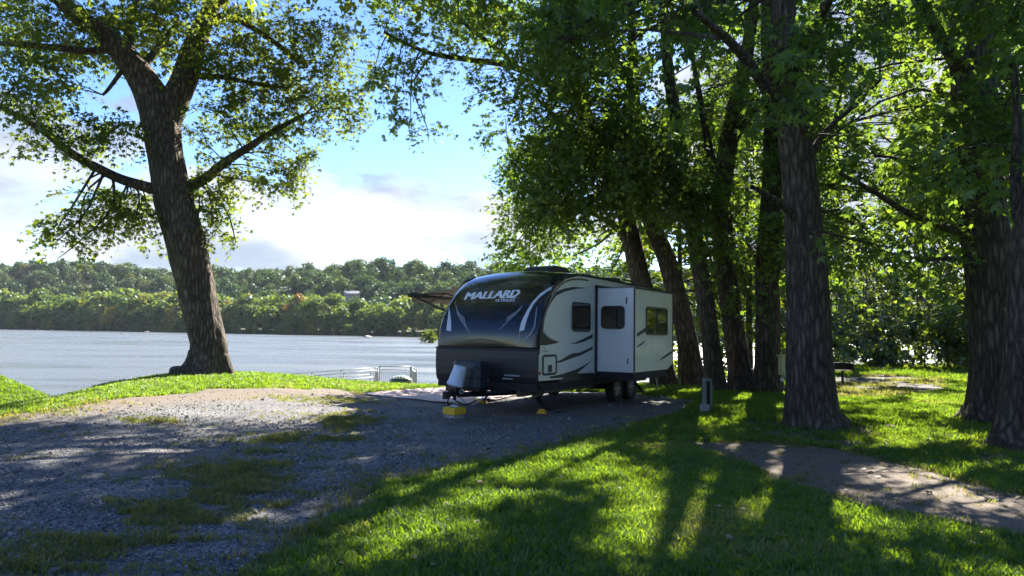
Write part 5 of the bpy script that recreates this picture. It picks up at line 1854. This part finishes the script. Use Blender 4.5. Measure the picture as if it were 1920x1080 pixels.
# water hose on the ground and cables hanging from the trailer's rear
M['hose_white'] = simple('hose_white', (0.52, 0.54, 0.52), 0.45, var=0.1)
hz = []
tip = TM @ Vector((-0.05, 6.55, 0.62))
for q in ((tip.x, tip.y, tip.z), (tip.x + 0.03, tip.y - 0.05, 0.35), (tip.x + 0.06, tip.y - 0.12, 0.06), (tip.x + 0.12, tip.y - 0.9, 0.03)):
    hz.append((*q, 0))
for px, py in ((1262, 741), (1290, 747), (1330, 752), (1385, 758), (1430, 762), (1480, 768)):
    p = onto(px, py)
    hz.append((p.x, p.y, gz(p.x, p.y) + 0.025, 0))
hp_ = smooth_path(hz, 60)
tag(MB().tube([tuple(q[:3]) for q in hp_], 0.012, 7).build('water_hose', M['hose_white'], None, smooth=True), 'pale water hose running from trailer rear past the grey post', 'hose')
hz = []
for px, py in ((1585, 783), (1620, 786), (1660, 790), (1700, 795), (1760, 806), (1830, 822)):
    p = onto(px, py)
    hz.append((p.x, p.y, gz(p.x, p.y) + 0.02, 0))
tag(MB().tube([tuple(q[:3]) for q in smooth_path(hz, 40)], 0.013, 6).build('garden_hose', M['hose_white'], None, smooth=True), 'pale hose lying in the grass right of the thick flared trunk', 'hose')
for k, (dy, end, lb) in enumerate(((6.35, (1262, 739), 'black power cable looping down from the trailer rear'), (6.1, (1235, 745), 'thin black cable hanging under the trailer rear'), (6.6, (1270, 733), 'black cable hanging outermost from the trailer rear'))):
    a = TM @ Vector((-0.03, dy, 0.64 + (0.1 if k != 1 else -0.05)))
    e = onto(*end)
    rows = [(a.x, a.y, a.z, 0), (a.x + 0.08, a.y - 0.05, a.z - 0.02, 0), (0.5 * (a.x + e.x) + 0.05, 0.5 * (a.y + e.y), 0.28, 0), (e.x, e.y, gz(e.x, e.y) + 0.02, 0)]
    tag(MB().tube([tuple(q[:3]) for q in smooth_path(rows, 22)], 0.014 if k != 1 else 0.009, 6).build('cable', M['rubber'], None, smooth=True), lb, 'cable', 'cables at the trailer rear')

# hookup box on a pipe between the dark trunk and the thick trunk
p = onto(1473, 742)
hb = empty('hookup_box', (p.x, p.y, gz(p.x, p.y)), 0.25)
tag(hb, 'yellowish utility box on a pipe beside the thick trunk', 'utility box')
M['box_yellow'] = simple('box_yellow', (0.48, 0.47, 0.26), 0.6, var=0.15, scale=8)
MB().box((-0.17, -0.09, 0.58), (0.01, 0.09, 1.10)).build('box_body', M['box_yellow'], hb, bevel=0.008)
MB().prism([(-0.21, 1.10), (-0.21, 1.13), (-0.16, 1.16), (0.02, 1.16), (0.05, 1.13), (0.05, 1.10)], 'y', -0.115, 0.115).build('box_lid', M['box_yellow'], hb, bevel=0.004)
MB().tube([(0.06, 0, -0.1), (0.06, 0, 1.2)], 0.022, 8).build('riser_pipe', M['zinc'], hb)
MB().tube([(-0.13, 0, 0.54), (0.05, 0, 0.54)], 0.02, 8).build('cross_pipe', M['zinc'], hb)
MB().box((-0.14, -0.04, 0.40), (-0.06, 0.04, 0.50)).build('outlet', M['silver_vinyl'], hb, bevel=0.01)

# charcoal grill on a post
p = onto(1580, 722)
gr = empty('charcoal_grill', (p.x, p.y, gz(p.x, p.y)), -0.2)
tag(gr, 'black charcoal grill on a post beside the thick flared trunk', 'grill')
MB().tube([(0, 0, -0.2), (0, 0, 0.50)], 0.045, 8).build('post', M['steel_black'], gr)
fb = MB()
fb.box((-0.32, -0.22, 0.50), (0.32, 0.22, 0.53))
fb.box((-0.32, -0.22, 0.53), (-0.30, 0.22, 0.78))
fb.box((0.30, -0.22, 0.53), (0.32, 0.22, 0.78))
fb.box((-0.30, 0.20, 0.53), (0.30, 0.22, 0.78))
fb.build('firebox', M['steel_black'], gr)
for k in range(9):
    MB().tube([(-0.29, -0.2 + 0.048 * k, 0.74), (0.29, -0.2 + 0.048 * k, 0.74)], 0.006, 5).build('grate_bar', M['steel_black'], gr)
MB().tube([(-0.34, -0.26, 0.74), (-0.46, -0.26, 0.76)], 0.012, 6).build('handle', M['zinc'], gr)

# picnic table glimpsed between the trunks
p = onto(1412, 722)
pt = empty('picnic_table', (p.x, p.y + 1.2, gz(p.x, p.y + 1.2)), 0.5)
tag(pt, 'grey weathered picnic table glimpsed between two dark trunks', 'picnic table')
M['grey_wood'] = simple('grey_wood', (0.20, 0.19, 0.175), 0.85, var=0.3, scale=12)
for k in range(5):
    MB().box((-0.9, -0.36 + 0.147 * k, 0.72), (0.9, -0.36 + 0.147 * k + 0.138, 0.758)).build('top_plank', M['grey_wood'], pt, bevel=0.004)
for s in (-1, 1):
    for k in (0, 1):
        y0 = s * 0.72 + (k - 1) * 0.13
        MB().box((-0.9, y0, 0.43), (0.9, y0 + 0.12, 0.465)).build('seat_plank', M['grey_wood'], pt, bevel=0.004)
    MB().box((s * 0.62 - 0.02, -0.80, 0.37), (s * 0.62 + 0.02, 0.80, 0.43)).build('seat_bearer', M['grey_wood'], pt)
    for q in (-1, 1):
        MB().tube([(s * 0.62 + 0.04, q * 0.68, 0.0), (s * 0.62 + 0.04, q * 0.28, 0.72)], 0.05, 4).build('leg', M['grey_wood'], pt)
# stones and driftwood at the bank foot
M['stone'] = simple('stone', (0.36, 0.31, 0.25), 0.9, var=0.3, scale=6, bump=0.5, bscale=30)


def rock(name, x, y, r, label, group, zoff=0.0):
    bm = bmesh.new()
    bmesh.ops.create_icosphere(bm, subdivisions=2, radius=1.0)
    ph = rng.random(3) * 10
    for v in bm.verts:
        c = v.co
        k = 1 + 0.25 * math.sin(c.x * 3 + ph[0]) * math.cos(c.y * 3 + ph[1]) + 0.12 * math.sin(c.z * 6 + ph[2] + c.x * 5)
        v.co = Vector((c.x * k * r * 1.3, c.y * k * r, c.z * k * r * 0.62))
    me = bpy.data.meshes.new(name)
    bm.to_mesh(me)
    bm.free()
    o = link(name, me, M['stone'])
    o.location = (x, y, gz(x, y) + 0.2 * r + zoff)
    return tag(o, label, 'rock', group)


for px, py, r, lb in ((1413, 729, .12, 'pale stone between two dark trunks in front of the picnic table'), (1405, 722, .09, 'small pale stone just left of the picnic table'), (1318, 716, .14, 'pale stone between the leaning trunk and the slim trunk'), (1278, 712, .16, 'pale stone on the bank just right of the trailer rear'), (1362, 722, .13, 'pale stone right of the slim trunk behind the grey post')):
    p = onto(px, py)
    rock('stone', p.x, p.y, r, lb, 'stones along the bank behind the grove')
for px, dist, r, lb in ((72, 560, 1.5, 'pale rock at the far waterline, leftmost'), (98, 545, 0.9, 'small pale rock at the far waterline beside the leftmost rock'), (690, 330, 1.6, 'low rock bar in the river towards the trailer'), (230, 330, 0.7, 'small rock breaking the river surface left of the maple'), (275, 470, 1.2, 'rock at the far waterline left of the leaning maple')):
    d = ray(px, 620)
    o = rock('river_rock', d.x / d.y * dist, dist, r, lb, 'rocks in the river')
    o.location.z = WATER + 0.1

# ------------------------------------------------------------------ railing by the river
M['rail_white'] = simple('rail_white', (0.30, 0.31, 0.29), 0.5, metal=0.3, var=0.1)
RZ = 35.0


def rail_pt(px, py, d):
    return at(px, py, d)


def panel(name, label, a, b, h, nb, group, mid=0.16):
    """a: top of first post, b: top of last post (world); balusters between two rails"""
    o = empty(name, (a.x, a.y, a.z - h))
    tag(o, label, 'railing', group)
    d = b - a
    MB().tube([(0, 0, h), tuple(Vector((0, 0, h)) + d)], 0.026, 8).build('top_rail', M['rail_white'], o, smooth=True)
    MB().tube([(0, 0, h - mid), tuple(Vector((0, 0, h - mid)) + d)], 0.024, 6).build('rail', M['rail_white'], o, smooth=True)
    MB().tube([(0, 0, 0.1), tuple(Vector((0, 0, 0.1)) + d)], 0.024, 6).build('rail', M['rail_white'], o, smooth=True)
    for s in (0, 1):
        q = d * s
        MB().tube([(q.x, q.y, q.z - 0.2), (q.x, q.y, q.z + h)], 0.034, 8).build('post', M['rail_white'], o, smooth=True)
    bal = MB().tube([(0, 0, 0.1), (0, 0, h - mid)], 0.010, 5).mesh('baluster')
    for k in range(1, nb):
        c = link('baluster', bal, M['rail_white'], o)
        c.location = d * (k / nb)
    return o


GR = 'white metal railing sections by the river'
pA, pB = at(712, 687, RZ), at(770, 687.5, RZ)
panel('railing', 'white railing section facing the camera at the river, widest with balusters', pA, pB, 1.05, 15, GR)
pC = at(781, 693, RZ - 2.6)
pC.z = pB.z
panel('railing', 'short white railing section turning toward the trailer', pB + Vector((0.06, -0.05, 0)), pC, 1.05, 16, GR)
pD, pE = at(704, 689, RZ + 0.3), at(709, 691, RZ - 1.2)
pE.z = pD.z
panel('railing', 'narrow white gate-like railing left of the wide railing section', pD, pE, 1.05, 8, GR)


def ramp_rail(label, rows, h=0.95):
    o = empty('ramp_railing', (rows[0].x, rows[0].y, rows[0].z - h))
    tag(o, label, 'railing', 'sloping ramp railings by the river')
    base = rows[0]
    pts = [p - base for p in rows]
    for dz_ in (0.0, 0.32):
        MB().tube([tuple(q + Vector((0, 0, h - dz_))) for q in pts], 0.02, 7).build('rail', M['rail_white'], o, smooth=True)
    for q in pts:
        MB().tube([(q.x, q.y, q.z - 0.4), (q.x, q.y, q.z + h)], 0.022, 7).build('post', M['rail_white'], o, smooth=True)
    return o


ramp_rail('white two-bar ramp railing sloping down left of the gate, river side', [at(695, 690, RZ), at(640, 694, RZ - .3), at(585, 698.5, RZ - .7), at(520, 703.5, RZ - 1.2)])
ramp_rail('white two-bar ramp railing nearer the lawn, sloping down to the left', [at(702, 694, RZ - 1.6), at(645, 700, RZ - 2.0), at(590, 704.5, RZ - 2.4)])
wd = MB()
wd.prism([(-11.5, 31.5), (-3.9, 31.5), (-3.9, 36), (-11.5, 36)], 'z', -1.45, -1.25)
fd_ = wd.build('fishing_pier', M['concrete'])
tag(fd_, 'concrete river pier slab carrying the white railings', 'pier')

# upturned green boat at the bank's edge
p = at(752, 712, 26.5)
bo = empty('rowboat', (p.x, p.y, gz(p.x, p.y)), 0.1)
tag(bo, 'dark green ribbed upturned hull at the bank below the white railing', 'boat')
M['boat_green'] = simple('boat_green', (0.05, 0.13, 0.10), 0.4, var=0.2)
bv, bf = [], []
NBX, NBA = 16, 10
for i in range(NBX + 1):
    s = -1 + 2 * i / NBX
    w_ = 0.32 * math.sqrt(max(0.0, 1 - s * s)) + 0.01
    hh = 0.17 * (1 - abs(s) ** 2.2) + 0.03
    for k in range(NBA + 1):
        a = math.pi * k / NBA
        bv.append((0.42 * s, w_ * math.cos(a), hh * math.sin(a) + max(0, -p.z) * 0))
for i in range(NBX):
    for k in range(NBA):
        a = i * (NBA + 1) + k
        bf.append((a, a + 1, a + NBA + 2, a + NBA + 1))
zb_ = max(0.0, (at(752, 711, 26.5).z - gz(p.x, p.y)) - 0.05)
hull = MB().add([(x, y, z + zb_) for x, y, z in bv], bf).build('hull', M['boat_green'], bo, smooth=True)
for i in range(3, 14):
    s = -1 + 2 * i / NBX
    rb = [(0.42 * s, (0.33 * math.sqrt(1 - s * s) + 0.012) * math.cos(a), (0.17 * (1 - abs(s) ** 2.2) + 0.038) * math.sin(a) + zb_) for a in np.linspace(0, math.pi, 9)]
    MB().tube(rb, 0.008, 4).build('rib', M['post_grey'] if i % 2 else M['steel_black'], bo)
MB().box((-0.4, -0.25, 0.0), (0.4, 0.25, zb_ + 0.01)).build('cradle', M['grey_wood'], bo)

# white house on the far hillside
d = ray(660, 560)
hy = float(shore_y(d.x / d.y * 420)) + 118
hx = d.x / d.y * hy
hzv = float(far_z(np.array([hx]), np.array([hy]))[0])
ho = empty('house', (hx, hy, hzv + 11.0), 0.1)
tag(ho, 'small pale house with grey roof among trees on the far hillside', 'house')
M['house_wall'] = simple('house_wall', (0.26, 0.26, 0.25), 0.8)
M['house_roof'] = simple('house_roof', (0.22, 0.23, 0.25), 0.8)
MB().box((-5.5, -3.5, -16), (5.5, 3.5, 3.0)).build('wall', M['house_wall'], ho)
MB().prism([(-4.0, 3.0), (0, 5.2), (4.0, 3.0)], 'x', -6, 6).build('roof', M['house_roof'], ho)
for k in (-3.6, -1.2, 1.2, 3.6):
    MB().box((k - 0.55, -3.56, 0.9), (k + 0.55, -3.51, 2.3)).build('window', M['glass'], ho)

# ------------------------------------------------------------------ grass, stones, fallen leaves
def tuft(name, mat, n, h, spread, seed, width=0.0055):
    r = np.random.default_rng(seed)
    V_, F_ = [], []
    for k in range(n):
        a = r.random() * 6.283
        rad = spread * math.sqrt(r.random())
        bx, by = rad * math.cos(a), rad * math.sin(a)
        la = r.random() * 6.283
        ln = h * (0.5 + 0.7 * r.random())
        lean = ln * (0.15 + 0.75 * r.random())
        wx, wy = -math.sin(la) * width, math.cos(la) * width
        dx, dy = math.cos(la), math.sin(la)
        b = len(V_)
        V_ += [(bx - wx, by - wy, -0.012), (bx + wx, by + wy, -0.012),
               (bx + dx * lean * .35 + wx * .8, by + dy * lean * .35 + wy * .8, ln * .62), (bx + dx * lean * .35 - wx * .8, by + dy * lean * .35 - wy * .8, ln * .62),
               (bx + dx * lean + wx * .12, by + dy * lean + wy * .12, ln * .92), (bx + dx * lean - wx * .12, by + dy * lean - wy * .12, ln * .92)]
        F_ += [(b, b + 1, b + 2, b + 3), (b + 3, b + 2, b + 4, b + 5)]
    me = np_mesh(name, V_, F_)
    me.materials.append(mat)
    return me


def sample_strip(y0, y1, dens, xl=-1.0, xr=1.0):
    """random ground points in the wedge the photograph sees, with some margin"""
    k = 0.82
    n = int(dens * (y1 - y0) * k * (y0 + y1))
    y = np.sqrt(rng.random(n) * (y1 * y1 - y0 * y0) + y0 * y0)
    x = (rng.random(n) * 2 - 1) * k * y
    return x, y


TP, TS = [], []
for y0, y1, dens, sc in ((2.3, 5, 900, 0.9), (5, 8, 620, 1.0), (8, 12, 380, 1.15), (12, 18, 230, 1.3), (18, 27, 130, 1.45), (27, 42, 30, 2.4)):
    x, y = sample_strip(y0, y1, dens)
    g_, p_, s_d = gravel_sd(x, y), path_sd(x, y), site_sd(x, y)
    keep = (g_ < 0.03 + 0.10 * rng.random(len(x))) & (p_ < 0.02 + 0.08 * rng.random(len(x))) & (s_d < 0.1)
    z = ground_z(x, y)
    keep &= (z > -1.65) & (x < 40)
    keep &= rng.random(len(x)) > 0.93 * bare_w(x, y) ** 1.2
    keep &= ~(poly_sd(x, y, MATP) > -0.05)
    th = fbm(x * 0.8, y * 0.8, 71)
    keep &= rng.random(len(x)) < np.clip(1.55 - 1.1 * np.clip((th - 0.5) * 4, 0, 1), 0.35, 1)
    x, y, z = x[keep], y[keep], z[keep]
    TP.append(np.stack([x, y, z], 1))
    TS.append(sc * (0.7 + 0.6 * rng.random(len(x))) * (0.75 + 0.5 * fbm(x * 1.3, y * 1.3, 73)))
TP, TS = np.concatenate(TP), np.concatenate(TS)
n = len(TP)
rot = np.column_stack([rng.normal(size=n) * 0.12, rng.normal(size=n) * 0.12, rng.random(n) * 6.283])
tufts = [tuft('tuft_%d' % k, M['grass'], 13, 0.070, 0.055, 900 + k) for k in range(5)]
dry = np.clip((fbm(TP[:, 0] * 0.55, TP[:, 1] * 0.55, 75) - 0.47) * 3.2, 0, 1)
tnt = np.clip(0.72 * rng.random(n) ** (1.0 - 0.55 * dry) + 0.30 * dry, 0, 1)
tag(scatter('grass', TP, rot, np.stack([TS, TS, TS * (0.95 - 0.25 * dry)], 1), tufts, rng.integers(0, 5, n), tnt), 'short mown green lawn grass dappled with sunlight', 'grass', kind='stuff')

# grass growing in patches through the gravel
PT = [(400, 882, .50, .16), (450, 885, .30, .12), (500, 905, .26, .12), (470, 930, .36, .10), (330, 955, .36, .10), (440, 948, .45, .09), (290, 965, .25, .08), (360, 1002, .30, .07), (420, 985, .28, .06), (190, 1020, .3, .06), (100, 1074, .35, .06), (640, 790, .55, .22), (560, 828, .6, .14), (610, 757, .8, .25),
      (285, 797, .4, .12), (720, 742, .6, .3), (340, 1015, .2, .05), (620, 1000, .2, .06), (600, 825, .4, .12)]
gp_, gs_ = [], []
for px, py, rx, ry in PT:
    c = onto(px, py)
    n = int(2600 * rx * ry) + 25
    x, y = c.x + rx * 0.85 * rng.normal(size=n), c.y + ry * 1.15 * rng.normal(size=n)
    k = fbm(x * 2.6, y * 4.5, 83, 4) > 0.40 + 0.10 * rng.random(n)
    x, y = x[k], y[k]
    gp_.append(np.stack([x, y, ground_z(x, y) + 0.014], 1))
    gs_.append(0.45 + 0.75 * rng.random(len(x)) * np.clip(fbm(x * 2.6, y * 4.5, 83, 4) * 2 - 0.3, 0.3, 1))
# the strip between the wheel tracks
med = np.array([tuple(onto(px, py))[:2] for px, py in ((690, 770), (640, 792), (560, 828), (470, 880), (420, 905), (330, 960), (220, 1015), (90, 1085))])
n = 5200
sg_ = rng.integers(0, len(med) - 1, n)
tt_ = rng.random(n)
x = med[sg_, 0] * (1 - tt_) + med[sg_ + 1, 0] * tt_ + 0.34 * rng.normal(size=n)
y = med[sg_, 1] * (1 - tt_) + med[sg_ + 1, 1] * tt_ + 0.20 * rng.normal(size=n)
k = fbm(x * 1.7 + 3, y * 2.4, 86, 4) > 0.52 + 0.08 * rng.random(n)
x, y = x[k], y[k]
gp_.append(np.stack([x, y, ground_z(x, y) + 0.012], 1))
gs_.append(0.4 + 0.6 * rng.random(len(x)))
# thin weeds elsewhere on the drive
x, y = sample_strip(2.6, 14, 70)
k = (gravel_sd(x, y) > 0) & (fbm(x * 0.9 + 9, y * 1.8, 87, 4) > 0.57) & (rng.random(len(x)) < 0.6)
x, y = x[k], y[k]
gp_.append(np.stack([x, y, ground_z(x, y) + 0.012], 1))
gs_.append(0.35 + 0.45 * rng.random(len(x)))
# grass creeping over the dirt path and the next pitch
x, y = sample_strip(4.5, 12, 300)
e_ = path_sd(x, y)
k = (e_ > 0.0) & (rng.random(len(x)) < 0.75 * np.exp(-e_ / 0.16) + 0.05 * (fbm(x * 2, y * 2, 88) > 0.55))
x, y = x[k], y[k]
gp_.append(np.stack([x, y, ground_z(x, y) + 0.012], 1))
gs_.append(0.5 + 0.5 * rng.random(len(x)))
x, y = sample_strip(19, 33, 40)
k = (site_sd(x, y) > 0) & (fbm(x * 0.8, y * 0.8, 89) > 0.47)
x, y = x[k], y[k]
gp_.append(np.stack([x, y, ground_z(x, y) + 0.02], 1))
gs_.append(1.2 + 0.6 * rng.random(len(x)))
# straggling edge of the lawn over the drive
x, y = sample_strip(2.3, 14, 260)
e_ = gravel_sd(x, y)
k = (e_ > 0.0) & (e_ < 0.9) & (rng.random(len(x)) < 0.6 * np.exp(-e_ / 0.28))
x, y = x[k], y[k]
gp_.append(np.stack([x, y, ground_z(x, y) + 0.012], 1))
gs_.append(0.7 + 0.4 * rng.random(len(x)))
gp_, gs_ = np.concatenate(gp_), np.concatenate(gs_)
n = len(gp_)
rot = np.column_stack([rng.normal(size=n) * 0.2, rng.normal(size=n) * 0.2, rng.random(n) * 6.283])
tf2 = [tuft('drive_tuft_%d' % k, M['grass_patch'], 15, 0.085, 0.075, 950 + k) for k in range(4)]
tag(scatter('drive_grass', gp_, rot, np.stack([gs_, gs_, gs_ * 0.75], 1), tf2, rng.integers(0, 4, n)), 'straggly yellowing grass growing through the gravel drive', 'grass', kind='stuff')


# loose stones on the drive
def pebble(name, mat, seed):
    r = np.random.default_rng(seed)
    bm = bmesh.new()
    bmesh.ops.create_icosphere(bm, subdivisions=1, radius=1.0)
    for v in bm.verts:
        v.co *= 0.65 + 0.6 * r.random()
        v.co.z *= 0.6
    me = bpy.data.meshes.new(name)
    bm.to_mesh(me)
    bm.free()
    me.materials.append(mat)
    return me


def pebble_mat():
    m, t = new_mat('pebbles')
    oi = N(t, 'ShaderNodeObjectInfo')
    c = ramp(t, oi.outputs['Random'], [(0.0, (0.06, 0.062, 0.07, 1)), (0.5, (0.115, 0.115, 0.12, 1)), (0.8, (0.20, 0.195, 0.19, 1)), (1.0, (0.40, 0.38, 0.36, 1))])
    out(t, pbsdf(t, c, 0.8).outputs[0])
    return m


M['pebbles'] = pebble_mat()
PP, PSz = [], []
for y0, y1, dens, sc in ((2.3, 5, 1100, 0.0085), (5, 8, 700, 0.0095), (8, 13, 300, 0.0105), (13, 18, 90, 0.012)):
    x, y = sample_strip(y0, y1, dens)
    g_ = gravel_sd(x, y)
    cl = fbm(x * 1.4, y * 1.4, 95)
    k = (g_ > -0.05) & (rng.random(len(x)) < np.clip(0.35 + (cl - 0.42) * 3, 0.12, 1) * (1 - 0.75 * gsoil(x, y)))
    x, y = x[k], y[k]
    PP.append(np.stack([x, y, sheet(gravel_sd)(x, y) + 0.3 * sc], 1))
    PSz.append(sc * np.exp(rng.normal(size=len(x)) * 0.38) * np.where(rng.random(len(x)) < 0.03, 2.1, 1.0))
PP, PSz = np.concatenate(PP), np.concatenate(PSz)
n = len(PP)
rot = rng.random((n, 3)) * 6.283
tag(scatter('gravel_stones', PP, rot, np.stack([PSz] * 3, 1) * (0.75 + 0.5 * rng.random((n, 3))), [pebble('pebble_%d' % k, M['pebbles'], 970 + k) for k in range(6)], rng.integers(0, 6, n)), 'loose crushed grey stones strewn over the gravel drive', 'gravel', kind='stuff')

# fallen leaves
x, y = sample_strip(2.6, 17, 2.6)
k = (ground_z(x, y) > -0.4) & (rng.random(len(x)) < np.where(x > 1, 0.8, 0.6))
x, y = x[k], y[k]
n = len(x)
fl = []
for q in range(4):
    k3 = LEAF3.copy()
    k3[..., 2] += 0.10 * np.sin(k3[..., 0] * 4 + q) + 0.08 * np.abs(k3[..., 1])
    me = np_mesh('fallen_%d' % q, (k3.reshape(-1, 3) - np.array([.5, 0, 0])), np.arange(12).reshape(-1, 4))
    me.materials.append(M['dead_leaf'])
    fl.append(me)
sc = 0.062 * (0.6 + 0.7 * rng.random(n))
lift = np.where((gravel_sd(x, y) > 0) | (path_sd(x, y) > 0), 0.038, 0.055)
tag(scatter('fallen_leaves', np.stack([x, y, ground_z(x, y) + lift], 1), np.column_stack([rng.normal(size=n) * .25, rng.normal(size=n) * .25, rng.random(n) * 6.283]), np.stack([sc] * 3, 1), fl, rng.integers(0, 4, n)), 'dry pale fallen leaves scattered on lawn and drive', 'leaves', kind='stuff')

# ------------------------------------------------------------------ the air between here and the hills
hzm = bpy.data.materials.new('haze')
hzm.use_nodes = True
ht = hzm.node_tree
ht.nodes.clear()
pv = N(ht, 'ShaderNodeVolumePrincipled', inp={'Color': (0.72, 0.84, 1.0, 1), 'Density': HAZE, 'Anisotropy': 0.2})
ho_ = N(ht, 'ShaderNodeOutputMaterial')
L(ht, pv.outputs[0], ho_.inputs['Volume'])
hbx = MB().box((-1700, -120, -6.0), (1700, 1500, 130)).build('haze', hzm)
tag(hbx, 'thin blue summer haze over river and hills', 'haze', kind='stuff')
